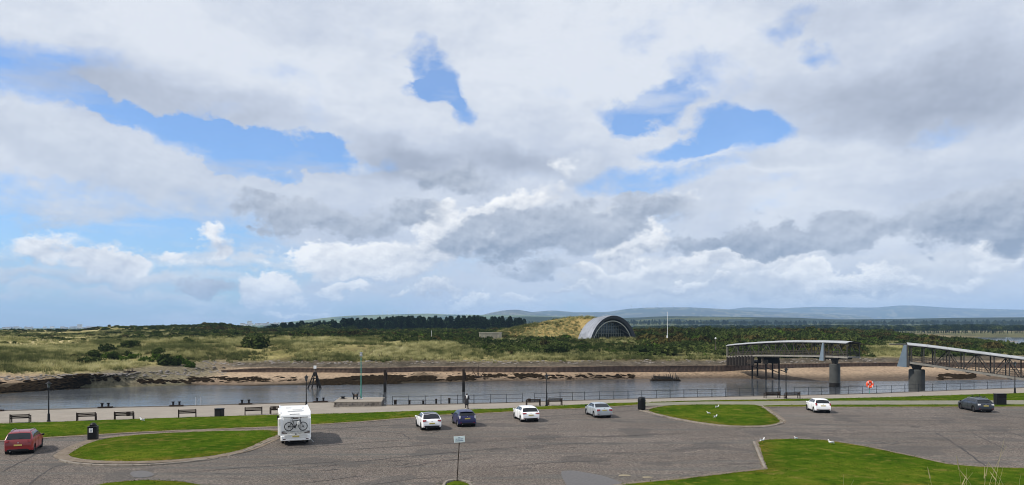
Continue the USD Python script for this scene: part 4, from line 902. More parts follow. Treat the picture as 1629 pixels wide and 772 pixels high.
for j in range(nb):
    for k in range(5):
        z0, z1 = 1.4 + k * 1.25, 1.4 + (k + 1) * 1.25 - .07; a, b = xs[j] + .05, xs[j + 1] - .05
        ta, tb = min(z1, inside(a)), min(z1, inside(b))
        if max(ta, tb) <= z0 + .15: continue
        ta, tb = max(ta, z0 + .02), max(tb, z0 + .02)
        V = np.array([[a, 1.0, z0], [b, 1.0, z0], [b, 1.0, tb], [a, 1.0, ta]]); V = np.vstack([V, V + [0, .06, 0]])
        obj('pane', trimesh.convex.convex_hull(V), 'pane_dark', bt)
for j in range(1, nb):
    obj('mullion', bar((xs[j], .92, .5), (xs[j], .92, inside(xs[j])), .14, .14, (0, 1, 0)), 'mullion', bt)
for k in range(1, 5):
    z = 1.4 + k * 1.25 - .03; w = max([x for x in np.linspace(0, SP * .8, 60) if inside(x) > z] or [0])
    if w > 1: obj('transom', box(2 * w, .10, .10, (0, .90, z)), 'mullion', bt)
for j in range(0, 6): obj('stay', bar((-8 + j * 3.2, -1.6, inside(-8 + j * 3.2) * .98), (-6 + j * 2.4, .9, inside(-6 + j * 2.4) * .9), .10), 'mullion', bt)
# ---- pale concrete bunker
c = atd(780.5, 262, 543.5); bk = thing('bunker', 'small pale concrete hut beside the grass mound', 'bunker', c, 4)
W2, H2 = 7.7, 3.05
a = np.linspace(-np.pi / 2, np.pi / 2, 12); foot = np.vstack([[[-W2 / 2, 2.2], [-W2 / 2, -2.2]], np.c_[W2 / 2 - 1.0 + np.cos(a) * 1.0, np.sin(a) * 2.2]])
obj('wall', trimesh.creation.extrude_polygon(Polygon(foot).buffer(0), H2, engine='earcut'), 'bunker_wall', bk)
obj('roof_slab', trimesh.creation.extrude_polygon(Polygon(foot).buffer(.18, join_style=2), .22, engine='earcut').apply_translation((0, 0, H2 + .002)), 'bunker_wall', bk)
for k in range(6): obj('buttress', box(.16, .14, H2 - .2, (-W2 / 2 + .5 + k * 1.22, -2.26, (H2 - .2) / 2)), 'bunker_wall', bk)
# ---- poles on the far bank
def pole(px, d, py0, py1, label, mat, r=.09, knob=None):
    a = atd(px, d, py0); b = atd(px, d, py1); t = thing('pole', label, 'pole', a)
    obj('shaft', rod((0, 0, -.5), (0, 0, b[2] - a[2]), r, r * .6, 8), mat, t); obj('base', rod((0, 0, -.6), (0, 0, .25), r * 2.2, r * 2, 8), mat, t)
    if knob: obj('top_mark', trimesh.creation.icosphere(2, knob).apply_translation((0, 0, b[2] - a[2])), 'white_paint', t)
pole(1061.5, 245, 535, 497, 'tall slender white flagpole in the scrub right of the arch', 'white_paint', .10, .13)
pole(686.5, 250, 541, 526, 'short pale pole in the scrub behind the left timber post', 'off_white', .10)
pole(1138.4, 205, 553, 538.5, 'short yellowish pole with a round white head', 'bridge_rail', .08, .24)

# ---- sheet piling
pl = []
for px, base in ((352, 590), (410, 590), (560, 590.5), (700, 588), (800, 588.5), (880, 588.5), (1000, 587), (1150, 585.8), (1290, 582.5), (1400, 580.5), (1500, 580), (1629, 580), (1720, 580)):
    pl.append(at(px, base + .9, -1.0)[:2])
pw = resample(pl, .28); n = len(pw); t = np.gradient(pw, axis=0); t /= np.linalg.norm(t, axis=1, keepdims=True); nr = np.c_[-t[:, 1], t[:, 0]]
ph = np.array([0, 0, 1, 1])[np.arange(n) % 4]; pw2 = pw - nr * (ph[:, None] * .06); topz = -.36 + .10 * (fb(pw, .08, 3, 5) - .3) + np.interp(np.arange(n), [0, n * .04, n * .5, n], [-.5, 0, .1, -.1])
V = np.vstack([np.c_[pw2, np.full(n, -2.2)], np.c_[pw2, topz]]); i = np.arange(n - 1)
sp = thing('sheet_piling', 'long rusty sheet pile wall at the top of the beach', 'wall')
obj('piles', trimesh.Trimesh(V, np.vstack([np.c_[i, i + 1, i + n + 1], np.c_[i, i + n + 1, i + n]]), process=False), 'pile_steel', sp)
cp = resample(pl, 6.0); cz = np.interp(np.linspace(0, 1, len(cp)), np.linspace(0, 1, n), topz)
for k in range(len(cp) - 1): obj('capping_beam', bar((*cp[k], cz[k] + .08), (*cp[k + 1], cz[k + 1] + .08), .30, .10), 'pile_steel', sp)
# ---- weed and stones on the beach
def lump(seed, flat=.55):
    m = trimesh.creation.icosphere(2, 1.0); m.vertices *= (0.65 + .7 * meshkit.fbm(m.vertices * 1.6 + seed * 7.1, 3, seed))[:, None]; m.vertices[:, 2] *= flat; return m
def strew(name, label, n, regions, size, mat, seed, cat='stones', flat=.5):
    r = np.random.default_rng(seed); pts = []
    for (x0, y0, x1, y1, half, share) in regions:
        k = int(n * share); f = r.random(k); px = x0 + (x1 - x0) * f; py = y0 + (y1 - y0) * f + r.uniform(-1, 1, k) * half * (.4 + .6 * r.random(k))
        dd = np.arange(130, 225, .6)[None]; zz_ = land_z((px[:, None] - CX) / FPX * dd, dd + 0 * px[:, None], False); hit = HY + FPX * (EYE - zz_) / dd <= py[:, None]
        D = dd[0][np.argmax(hit, 1)]; x = (px - CX) / FPX * D; z = land_z(x, D)
        keep = fb(np.c_[x, D], .25, 3, seed) > .42
        pts.append(np.c_[x, D, z][keep])
    p = np.vstack(pts); s = size * r.uniform(.4, 1.3, len(p)) ** 1.3
    instancer(name, [(lump(seed + k, flat), mat) for k in range(3)], p, r.uniform(0, 6.28, len(p)), np.c_[s * r.uniform(1, 1.8, len(p)), s, s * r.uniform(.5, 1, len(p))], label, cat=cat)
strew('weedy_rocks', 'black weed covered rocks on the far shore', 9000, [(-20, 618, 140, 612, 8, .40), (505, 610, 560, 606, 6, .12), (560, 606, 650, 605, 8, .24), (650, 603, 760, 602, 4, .12), (770, 600, 860, 598, 4, .03), (860, 600, 1010, 599, 4, .015), (300, 605, 470, 603, 5, .04), (1495, 600, 1550, 598, 5, .08), (100, 606, 300, 608, 3, .02)], .40, 'weed', 3, 'weed')
strew('shore_stones', 'pale stones along the foot of the dunes', 900, [(0, 604, 360, 592, 6, .4), (300, 578, 1400, 574, 5, .6)], .28, 'stone_block', 13)
strew('tide_wrack', 'dark seaweed strands on the sand', 900, [(180, 604, 480, 603, 4, .12), (620, 597, 900, 594, 5, .14), (690, 603, 840, 603, 3, .12)], .20, 'weed', 23, 'weed', .3)
def timber_post(px, foot, top, w, label, lean=0.0):
    d = FPX * (EYE - TIDE) / (foot - HY); x = (px - CX) / FPX * d; h = (foot - top) / FPX * d
    t = thing('timber_post', label, 'post', (x, d, TIDE)); u = np.array([lean, 0, 1.0])
    obj('post', [bar(u * h * .42, u * h * 1.0, w), bar(u * h * .55 + [w * .7, .1, 0], u * h * .86 + [w * .7, .1, 0], w * .45)], 'dark_timber', t)
    obj('weedy_foot', bar(u * -2.0, u * h * .425, w * 1.12), 'wet_timber', t, label='black weedy lower part')
timber_post(612.5, 624, 588, .44, 'tall weathered mooring post in the river beside the green pole')
timber_post(737.5, 623.5, 587.5, .46, 'tall weathered mooring post in the river behind the standing person')
# tripod of timbers with a pale board
d = FPX * (EYE - TIDE) / (617.5 - HY); x = (501.5 - CX) / FPX * d
dol = thing('dolphin', 'black timber tripod with a white board on the far shore', 'mooring', (x, d, TIDE))
for sx, sy in ((-1.7, -.6), (1.6, -.5), (.2, 1.5), (-.6, -.9), (.9, .8)): obj('timber', rod((sx, sy, -1), (sx * .12, sy * .12, 3.2), .16, .12, 7), 'wet_timber', dol)
obj('post', rod((0, 0, 2.4), (0, 0, 4.6), .17, .15, 7), 'grey_timber', dol); obj('board', box(.55, .06, .62, (0, -.22, 4.2), 0, .01), 'white_paint', dol)
for z in (.7, 1.9): obj('brace', [bar((-1.3 + z * .4, -.5, z), (1.3 - z * .4, -.4, z + .1), .14), bar((-1.2 + z * .4, -.5, z), (.2, 1.2 - z * .4, z), .14)], 'wet_timber', dol)
# rotting hull
d = FPX * (EYE - TIDE) / (605.5 - HY); x = (1058 - CX) / FPX * d
hull = thing('wreck', 'black ribbed boat wreck on the far sand below the dark bush', 'wreck', (x, d, TIDE))
r = np.random.default_rng(4); keel = [rod((-3.2, 0, .1), (3.4, .3, .0), .22, .16, 6)]
obj('keel', keel, 'wet_timber', hull)
for k in range(13):
    xx = -3.0 + k * .5; hh = (.9 + .9 * abs(math.sin(k * 1.9)) * r.uniform(.5, 1)) * (1.15 if k in (0, 8, 9, 11) else .9)
    for s in (-1, 1): obj('rib', rod((xx, .15 * s, 0), (xx + r.normal(0, .12), 1.0 * s, hh * (1.0 if s > 0 else .7)), .11, .06, 5), 'wet_timber', hull)
for k in range(4): obj('plank', bar((-2.9, -1.0 + .02 * k, .25 + k * .25), (2.4 - k * .4, -1.05, .2 + k * .22), .06, .2), 'wet_timber', hull)
for k in range(5):
    m = lump(60 + k); m.apply_scale((1.0, .8, .5)); obj('weed_clump', m.apply_translation((-2.6 + k * 1.25, -.6, .15)), 'weed', hull)
def driftwood(px, py, L, rot, label, seed, up=.4, z=-1.4):
    p = at(px, py, z); p[2] = float(land_z(p[:1], p[1:2])[0]); r = np.random.default_rng(seed)
    t = thing('driftwood', label, 'driftwood', p, rot); obj('trunk', rod((-L / 2, 0, .15), (L / 2, 0, .3), .22, .10, 7), 'dark_timber', t)
    for k in range(4):
        f = r.uniform(-.45, .2); a = np.array([f * L, 0, .2]); obj('branch', rod(a, a + [r.normal(0, .5), r.normal(0, .6), up * r.uniform(1, 2.6)], .10, .03, 5), 'dark_timber', t)
driftwood(826, 591.5, 8.5, -4, 'dark forked driftwood trunk lying on the sand right of centre', 1)
driftwood(616, 587.8, 6.5, 6, 'bleached branch lying on the sand behind the left mooring post', 2, .7)
driftwood(764, 600.5, 2.2, 20, 'upright dark stump at the water right of the middle post', 3, 1.2, -2.3)
driftwood(207, 611.5, 2.5, 10, 'dark snag at the waterline on the left beach', 4, .5, -2.7)
# the two swans at the far edge of the water
def swan(px, py, label, rot):
    p = at(px, py, TIDE); t = thing('swan', label, 'swan', p, rot)
    b = trimesh.creation.icosphere(3, 1.0); v = b.vertices; v[:, 0] *= .52; v[:, 1] *= .26; v[:, 2] *= .24; v[:, 2] += np.clip(-v[:, 0] - .15, 0, 1) ** 1.5 * .5; b.apply_translation((0, 0, .16))
    neck = [rod(np.array(a), np.array(c), r0, r1, 8) for a, c, r0, r1 in (((.40, 0, .22), (.54, 0, .42), .09, .07), ((.54, 0, .42), (.52, 0, .66), .07, .055), ((.52, 0, .66), (.60, 0, .76), .055, .065), ((.60, 0, .76), (.70, 0, .75), .065, .03))]
    m = None
    for q in [b] + neck:
        q = manifold3d.Manifold(manifold3d.Mesh(np.asarray(q.vertices, np.float32), np.asarray(q.faces, np.uint32))); m = q if m is None else m + q
    obj('body', m, 'gull_white', t, smooth=60); obj('beak', rod((.68, 0, .745), (.79, 0, .715), .03, .012, 6), 'beak', t)
swan(836.5, 603.2, 'white swan on the far water, left of the pair', 160); swan(860.3, 603.2, 'white swan on the far water, right of the pair', 15)

# ------------------------------------------------------------------ the broken footbridge
def bridge(name, label, path, roofz, deckz, T, apex, posts, side, hatch=()):
    """path: two points on the axis (t=0, t=1); roofz, deckz: functions of t; T: first and last t; side: which edge is nearer"""
    P0, P1 = np.array(path[0]), np.array(path[1]); ax = P1 - P0; L = np.linalg.norm(ax); ax = ax / L; nr = np.array([-ax[1], ax[0]])
    o = np.array([*(P0), 0.0]); t_ = thing(name, label, 'bridge', o)
    W = 1.55
    def p(t, s, z): q = ax * (t * L) + nr * s; return np.array([q[0], q[1], z])
    ts = np.linspace(T[0], T[1], max(6, int((T[1] - T[0]) * L / 2.6)))
    for a, b in zip(ts[:-1], ts[1:]):                                        # roof panels, bowed across
        rows = []
        for t in (a + .02 / L, b - .02 / L):
            s = np.linspace(-W - .35, W + .35, 9); z = roofz(t) + .32 * (1 - (s / (W + .35)) ** 2)
            rows.append(np.array([p(t, si, zi) for si, zi in zip(s, z)]))
        top = loft(rows); und = loft([q - [0, 0, .10] for q in rows]); und.invert()
        ed = [loft([np.array([q[k] for q in rows]), np.array([q[k] - [0, 0, .10] for q in rows])]) for k in (0, -1)]
        obj('roof_panel', [top, und] + ed, 'roof_white', t_, smooth=40)
        for s in (-W, W):
            obj('top_chord', bar(p(a, s, roofz(a) - .16), p(b, s, roofz(b) - .16), .18, .26), 'bridge_steel', t_)
            obj('bottom_chord', bar(p(a, s, deckz(a)), p(b, s, deckz(b)), .20, .34), 'deck_grey', t_)
        obj('deck_panel', bar(p(a, 0, deckz(a) + .03), p(b, 0, deckz(b) + .03), 2 * W - .22, .12), 'deck_grey', t_)
        obj('cross_beam', bar(p(a, -W, deckz(a) - .22), p(a, W, deckz(a) - .22), .16, .22), 'bridge_steel', t_)
        obj('roof_rib', bar(p(a, -W, roofz(a) - .1), p(a, W, roofz(a) - .1), .12, .14), 'bridge_steel', t_)
    for s in (-W, W):
        for t in posts: obj('post', bar(p(t, s, deckz(t) + .17), p(t, s, roofz(t) - .28), .15, .15, (1, 0, 0)), 'bridge_steel', t_)
        for t, h in apex:
            obj('post', bar(p(t, s, deckz(t) + .17), p(t, s, roofz(t) - .28), .12, .12, (1, 0, 0)), 'bridge_steel', t_)
            for e in (-h, h): obj('brace', bar(p(t, s, roofz(t) - .30), p(t + e, s, deckz(t + e) + .2), .13, .13), 'bridge_steel', t_)
        for z in (.45, .80, 1.15):
            obj('handrail', bar(p(T[0] + .01, s, deckz(T[0]) + z), p(0, s, deckz(0) + z), .05) if T[0] < -.02 else bar(p(T[0], s, deckz(T[0]) + z), p(.5 * (T[0] + T[1]), s, deckz(.5 * (T[0] + T[1])) + z), .05), 'bridge_rail', t_)
            obj('handrail', bar(p(max(0, T[0]) if T[0] < -.02 else .5 * (T[0] + T[1]), s, deckz(max(0, T[0]) if T[0] < -.02 else .5 * (T[0] + T[1])) + z), p(T[1], s, deckz(T[1]) + z), .05), 'bridge_rail', t_)
        bal = [bar(p(t, s, deckz(t) + .15), p(t, s, deckz(t) + 1.15), .035, .035, (1, 0, 0)) for t in np.arange(T[0] + .01, T[1], .42 / L)]
        obj('baluster_row', bal, 'bridge_rail', t_, kind='stuff')
    return t_, p, L
def fin(t_, p, t, s, ztop, zbot, wtop, wbot, L):
    a = [p(t, s, ztop), p(t + wtop / L, s, ztop), p(t + wtop / L, s, zbot), p(t + (wtop - wbot) / L, s, zbot + .1)]
    n = p(0, .22, 0) - p(0, 0, 0); V = np.vstack([a, np.array(a) + n]); obj('fin', trimesh.convex.convex_hull(V), 'bridge_panel', t_, label='pale blue grey tapering steel fin')
    b = [p(t + wtop / L, s, ztop), p(t + (wtop + .22) / L, s, ztop), p(t + (wtop + .4) / L, s, zbot), p(t + wtop / L, s, zbot)]
    obj('fin_edge', trimesh.convex.convex_hull(np.vstack([np.array(b) + n * .1, np.array(b) + n * .9])), 'bridge_steel', t_)
def pier(t_, c, r, ztop, zbot):
    obj('pier', lathe([(0, zbot), (r, zbot), (r, ztop - .12), (r - .12, ztop), (0, ztop)], 24, c), 'concrete_pier', t_, smooth=40)
    obj('pier_foot', lathe([(r + .01, zbot), (r + .025, zbot + .1), (r + .025, TIDE + .75), (r + .005, TIDE + .9)], 24, c), 'wet_timber', t_, smooth=40, label='dark tide mark at the foot of the pier')
rz = PchipInterpolator([0, .35, .72, 1, 1.15], [4.75, 5.6, 6.12, 6.2, 6.12]); dz = PchipInterpolator([0, .316, .72, 1, 1.16], [1.9, 2.62, 3.05, 3.25, 3.25])
bl, p, L = bridge('footbridge', 'far half of the broken covered footbridge, ending over the river', ((54.3, 186), (65.9, 154)), lambda t: float(rz(t)), lambda t: float(dz(t)), (0, 1.15),
                  [(.10, .06), (.27, .06), (.44, .06), (.61, .06), (.78, .06), (.93, .05), (1.075, .05)], [.015, .185, .355, .525, .695, .86, 1.0, 1.145], -1)
pier(bl, p(1.0, 0, 0), 1.05, 1.75, -5.5); obj('pier_head', [lathe([(0, 1.7), (.55, 1.7), (.7, 2.5), (1.0, 2.95), (0, 2.95)], 16, p(1.0, 0, 0))], 'bridge_steel', bl)
obj('pier_beam', bar(p(.93, 0, 2.93), p(1.10, 0, 2.93), 2.4, .3), 'bridge_steel', bl)
fin(bl, p, .955, -1.82, 6.15, 2.35, .35, 1.25, L)
obj('end_frame', [bar(p(.002, s, 1.2), p(.002, s, 4.7), .2, .2, (1, 0, 0)) for s in (-1.6, 1.6)] + [bar(p(.002, -1.6, 4.62), p(.002, 1.6, 4.62), .2)], 'deck_grey', bl)
for k in range(9):                                                           # boarding that closes the landward end
    t0 = .004 + k * .034
    for s in (-1.68,): obj('board', bar(p(t0 + .016, s, -.1 + k * .05), p(t0 + .016, s, float(dz(t0)) + .1), 1.02, .06, (p(1, 0, 0) - p(0, 0, 0))), 'grey_timber', bl)
rz2 = lambda t: float(np.interp(t, [-.3, -.08, 0, 1.0, 1.5], [6.28, 6.36, 6.25, 4.18, 3.2])); dz2 = lambda t: float(np.interp(t, [-.1, 0, 1, 1.45], [3.4, 3.2, .95, .14]))
br, p, L = bridge('footbridge', 'near half of the broken covered footbridge, sloping down to the right', ((67.6, 126), (81.5, 120)), rz2, dz2, (-.10, 1.45),
                  [(.30, .12), (.575, .12), (.85, .12), (1.125, .12)], [-.06, .06, .165, .437, .712, .99, 1.26], -1)
pier(br, p(0.0, 0, 0), 1.22, 2.2, -5.5); obj('pier_head', lathe([(0, 2.15), (.6, 2.15), (.85, 2.75), (1.2, 3.05), (0, 3.05)], 16, p(0, 0, 0)), 'bridge_steel', br)
obj('pier_beam', bar(p(-.05, 0, 3.04), p(.16, 0, 2.72), 2.4, .3), 'bridge_steel', br)
fin(br, p, -.135, -1.82, 6.3, 2.6, .40, 1.40, L)
obj('roof_tip', bar(p(-.27, 0, 6.34), p(-.10, 0, 6.36), 3.2, .14), 'bridge_steel', br)
obj('lattice', [bar(p(.30 + a, s, dz2(.3) + b), p(.30 + c_, s, dz2(.3) + d_), .05) for s in (-1.55, 1.55) for a, b, c_, d_ in ((-.09, .5, .09, .4), (-.075, .9, .075, .8), (-.055, 1.3, .055, 1.2), (-.06, .2, -.06, 1.1), (-.03, .2, -.03, 1.7), (.03, .2, .03, 1.7), (.06, .1, .06, 1.1))], 'rust_mesh', br)
# timber landing stage under the far end
def q3(px, d, py): return atd(px, d, py)
ls_ = thing('landing_stage', 'derelict dark timber landing stage under the far end of the footbridge', 'jetty', (0, 0, 0))
def slab(px0, px1, d0, d1, py_top, th, name, mat):
    z = EYE - (py_top - HY) / FPX * d0; a, b = (px0 - CX) / FPX * d0, (px1 - CX) / FPX * d0
    obj(name, box(b - a, d1 - d0, th, ((a + b) / 2, (d0 + d1) / 2, z - th / 2)), mat, ls_)
slab(1175, 1222, 181, 185.5, 574.2, .45, 'deck', 'dark_timber'); slab(1188, 1224, 177.5, 181, 575.6, .35, 'deck', 'dark_timber'); slab(1211.5, 1241, 174, 180, 567.4, .28, 'deck', 'grey_timber'); slab(1214, 1240, 175, 179, 569.4, 1.25, 'deck_box', 'wet_timber')
slab(1190.5, 1197.5, 177, 178, 572.6, 1.0, 'bearing_block', 'grey_timber'); slab(1213, 1222, 174.2, 175.2, 572.6, 1.0, 'bearing_block', 'grey_timber'); slab(1212, 1215, 173.8, 174.2, 567.6, .9, 'corner_post', 'grey_timber')
for px, d, py in ((1196.6, 179, 578), (1218.5, 174.8, 577), (1239.3, 175.5, 576), (1205, 182, 577), (1229, 179, 577)):
    a = q3(px, d, py); zf = max(float(land_z(a[:1], a[1:2])[0]), -4.5) - .6; obj('pile', rod((a[0], a[1], zf), (a[0], a[1], a[2] + .4), .21, .19, 8), 'wet_timber', ls_)
for (p0, d0, y0, p1, d1, y1) in ((1218.5, 174.8, 585, 1239, 175.5, 593), (1196, 179, 583, 1218, 175, 588), (1239, 175.5, 588, 1250, 173, 592), (1219, 174.9, 577.5, 1240, 175.5, 579)): obj('brace', bar(q3(p0, d0, y0), q3(p1, d1, y1), .16), 'wet_timber', ls_)

# ------------------------------------------------------------------ quayside things
def on_quay(px, inset=0.0):
    """the point of the quay edge seen in a column of the photograph, set back by inset metres"""
    d = np.arange(60, 140, .02); x = (px - CX) / FPX * d; k = np.nonzero(d >= yquay(x) - inset)[0][0]; return np.array([x[k], d[k], .04])
def street_lamp(p, label, h=4.0, rot=0):
    t = thing('street_lamp', label, 'street lamp', p, rot)
    obj('base', lathe([(0, 0), (.17, 0), (.17, .12), (.12, .2), (.11, .75), (.075, .85), (0, .85)], 12), 'black_paint', t, smooth=40)
    obj('pole', rod((0, 0, .8), (0, 0, h - .62), .062, .042, 10), 'black_paint', t)
    obj('ladder_bar', [rod((-.38, 0, h - 1.0), (.38, 0, h - 1.0), .022, n=6)] + [trimesh.creation.icosphere(1, .045).apply_translation((s * .38, 0, h - 1.0)) for s in (-1, 1)], 'black_paint', t)
    ln = obj('lantern', [bar((math.cos(a) * .10, math.sin(a) * .10, h - .58), (math.cos(a) * .19, math.sin(a) * .19, h - .18), .025) for a in np.arange(4) * np.pi / 2 + .78] + [lathe([(0, h - .62), (.11, h - .62), (.11, h - .57), (0, h - .57)], 8)], 'black_paint', t)
    obj('glass', lathe([(0, h - .56), (.095, h - .56), (.175, h - .19), (0, h - .19)], 4), 'lantern_glass', ln)
    obj('cap', lathe([(0, h + .12), (.03, h + .10), (.05, h + .02), (.16, h - .08), (.29, h - .17), (.29, h - .19), (0, h - .19)], 12), 'black_paint', ln, smooth=30)
street_lamp(at(77.5, 671.5), 'black street lamp at the far left, behind the first bench', 3.9)
street_lamp(at(487.3, 650.5), 'black street lamp rising behind the white motorhome', 3.75)
street_lamp(at(869.5, 646.8), 'black street lamp between the two benches behind the white cars', 3.75)
street_lamp(at(1250.5, 634.4), 'black street lamp between the two benches near the river bridge', 3.95)
street_lamp(at(1614.5, 626.4), 'black street lamp in front of the near half of the footbridge', 4.4)
def make_bench(p, rot, label, length):
    t = thing('bench', label, 'bench', p, rot)
    n = 5
    for k in range(3): obj('back_slat', box(length - .12, .035, .10, (0, -.02 - .03 * k, .50 + k * .135), 0, .008), 'dark_timber', t)
    for k in range(4): obj('seat_slat', box(length - .12, .09, .035, (0, .10 + k * .11, .43), 0, .008), 'dark_timber', t)
    for s in (-1, 1):
        x = s * (length / 2 - .10)
        obj('leg', [box(.09, .08, .86, (x, -.07, .43), 0, .01), box(.09, .08, .43, (x, .45, .215), 0, .01), box(.09, .56, .07, (x, .19, .40), 0, .01)], 'dark_timber', t)
        obj('armrest', [box(.10, .58, .05, (x, .19, .66), 0, .01), box(.08, .07, .24, (x, .44, .54), 0, .01)], 'dark_timber', t)
    return t
for (x0, x1, y, lab) in ((14, 49, 674, 'dark bench at the far left edge of the promenade'), (120, 154, 671, 'dark bench second from the left, behind the bin with the notice'), (180, 214, 669.4, 'dark bench before a low drum, third from the left'),
                         (282, 313.5, 665.6, 'dark bench left of the black box bin on the promenade'), (388, 418.5, 661.4, 'dark bench between the box bin and the motorhome'), (429, 452, 659.8, 'dark bench half hidden by the motorhome'),
                         (836.5, 861, 646.8, 'dark bench left of the lamp behind the white estate car'), (871.5, 895.5, 645.6, 'dark bench right of the lamp behind the silver saloon'), (1216.8, 1241.5, 634.2, 'dark bench left of the lamp near the bridge'), (1249, 1273.5, 635, 'dark bench right of the lamp near the bridge')):
    a, b = at(x0, y), at(x1, y - (1.2 if x0 < 500 else .4)); c = (a + b) / 2; make_bench((*c[:2], .03), math.degrees(math.atan2(b[1] - a[1], b[0] - a[0])), lab, float(np.linalg.norm(b - a)) * .98)
# bins
def notice(t, y, z, w, h, x=0):
    n = obj('notice', box(w, .012, h, (x, y, z)), 'white_paint', t, label='white paper notice')
    obj('print', [box(w * .22, .006, h * .26, (x + w * .03, y - .008, z - h * .04)), box(w * .6, .006, h * .05, (x, y - .008, z + h * .33)), box(w * .45, .006, h * .05, (x, y - .008, z - h * .32))], 'sign_ink', n)
p = at(148, 699.6); t = thing('litter_bin', 'black bin with domed lid and white notice by the left grass island', 'bin', p, 12)
obj('body', box(.70, .62, 1.02, (0, 0, .53), 0, .05), 'black_paint', t); obj('lid', [box(.74, .66, .07, (0, 0, 1.075), 0, .02)], 'black_paint', t)
hood = trimesh.creation.icosphere(3, 1.0); hood.vertices *= (.27, .26, .28); hood.vertices[:, 2] = np.maximum(hood.vertices[:, 2], 0); obj('hood', hood.apply_translation((0, .05, 1.11)), 'black_paint', t, smooth=50)
obj('opening', box(.34, .05, .13, (0, -.20, 1.18)), 'rubber', t); obj('handle', rod((.35, -.1, .78), (.50, -.1, .78), .02), 'black_plastic', t); notice(t, -.318, .80, .30, .36, -.06)
def box_bin(p, label, w, h, d, rot=0):
    t = thing('litter_bin', label, 'bin', p, rot)
    obj('body', box(w, d, h - .08, (0, 0, (h - .08) / 2), 0, .03), 'black_paint', t); obj('roof', [box(w + .06, d + .06, .08, (0, 0, h - .04), 0, .02)], 'black_paint', t)
    obj('door', box(w * .82, .02, h * .55, (0, -d / 2 - .008, h * .36), 0, .004), 'black_plastic', t); obj('opening', box(w * .66, .03, h * .16, (0, -d / 2 - .006, h * .78)), 'rubber', t)
    for s in (-1, 1): obj('foot', box(.08, d * .9, .04, (s * w * .4, 0, .02)), 'rubber', t)
box_bin(at(349, 663.4), 'black box bin on the promenade left of centre', .78, .88, .6, -14); box_bin(at(1590.8, 644.6), 'large black double bin beside the dark estate car', 1.12, 1.36, .75, -2)
p = at(1020.8, 652.4); t = thing('litter_bin', 'black round ribbed bin at the tip of the middle grass island', 'bin', p)
obj('body', lathe([(0, .0), (.36, 0), (.36, .06), (.39, .08), (.41, 1.02), (0, 1.02)], 20), 'black_paint', t, smooth=30)
for k in range(20): a = k * np.pi / 10; obj('rib', box(.05, .03, .92, (math.cos(a) * .405, math.sin(a) * .405, .56), a + np.pi / 2), 'black_plastic', t)
obj('rim', lathe([(.38, 1.02), (.45, 1.02), (.45, 1.10), (.38, 1.10)], 20), 'black_paint', t); obj('hood', lathe([(.43, 1.10), (.40, 1.34), (.30, 1.44), (0, 1.47)], 20), 'black_paint', t, smooth=40)
obj('opening', box(.3, .04, .14, (0, -.41, 1.22)), 'rubber', t)
# drums and bollards
def drum(px, py, h, r, label):
    t = thing('drum', label, 'bollard', at(px, py)); obj('barrel', lathe([(0, 0), (r * .92, 0), (r, .04), (r, h * .8), (r * 1.14, h * .84), (r * 1.14, h), (0, h)], 14), 'dark_timber', t, smooth=30); obj('hoop', lathe([(r * 1.01, h * .3), (r * 1.05, h * .32), (r * 1.05, h * .4), (r * 1.01, h * .42)], 14), 'rust_mesh', t)
drum(204.2, 662.2, .46, .20, 'short brown drum behind the third bench'); drum(436.2, 653.2, .46, .19, 'short brown drum left of the motorhome roof'); drum(842.2, 641, .52, .17, 'short dark post behind the bench left of the lamp')
def mooring(px, label, gap, plate=1.5, n=2, rot=12):
    p = on_quay(px, .55); t = thing('mooring_bollard', label, 'bollard', p, rot)
    obj('plate', box(plate, .5, .14, (0, 0, .09), 0, .02), 'dark_timber', t)
    for k in range(n): obj('bollard', lathe([(0, .1), (.16, .1), (.12, .2), (.11, .44), (.17, .50), (.17, .58), (0, .60)], 12, ((k - (n - 1) / 2) * gap, 0, 0)), 'black_paint', t, smooth=30)
mooring(167.5, 'pair of black mooring bollards on a timber plate at the left quay', .66); mooring(280.5, 'pair of black mooring bollards left of the quay ladder', .68); mooring(390.5, 'pair of black mooring bollards right of the quay ladder', .78); mooring(509.5, 'pair of black mooring bollards just left of the raised stone block', .75, .6 * 3)
mooring(-2, 'single black mooring bollard at the far left of the quay', .5, .9, 1)
t = thing('ladder', 'steel ladder rails rising over the quay edge', 'ladder', on_quay(315.5, .1), 10)
for s in (-.27, .27): obj('rail', [rod((s, .2, -3.5), (s, .2, .85), .028, n=6), rod((s, .2, .85), (s, -.15, .95), .028, n=6), rod((s, -.15, .95), (s, -.35, .02), .028, n=6)], 'steel', t)
for k in range(12): obj('rung', rod((-.27, .2, -3.3 + k * .28), (.27, .2, -3.3 + k * .28), .018, n=6), 'steel', t)
# raised stone block with the green light
c0, c1 = at(530.5, 648)[:2], at(607, 647.2)[:2]; cc_ = (c0 + c1) / 2; ang = math.atan2(*(c1 - c0)[::-1]); wb = np.linalg.norm(c1 - c0)
blk = thing('pier_block', 'raised stone block at the quay edge carrying the green pole', 'stone block', (*cc_, .0), math.degrees(ang))
obj('top_slab', box(wb, 5.6, .12, (0, 2.8, .55), 0, .02), 'paving', blk)
for r_ in range(2):
    for k in range(9):
        w = wb / 9; off = (.5 if r_ else 0) * w
        obj('stone', box(w - .03 - (off if k == 8 else 0), .24, .225, (-wb / 2 + w * (k + .5) + off - (off / 2 if k == 8 else 0), .13 - .012 * ((k * 7 + r_ * 3) % 3), .125 + r_ * .24), 0, .015), 'stone_block', blk)
obj('core', box(wb - .1, 5.2, .48, (0, 2.9, .24)), 'quay_stone', blk)
ct, st = math.cos(ang), math.sin(ang)
def onblk(x, y, z=.61): return np.array([cc_[0] + x * ct - y * st, cc_[1] + x * st + y * ct, z])
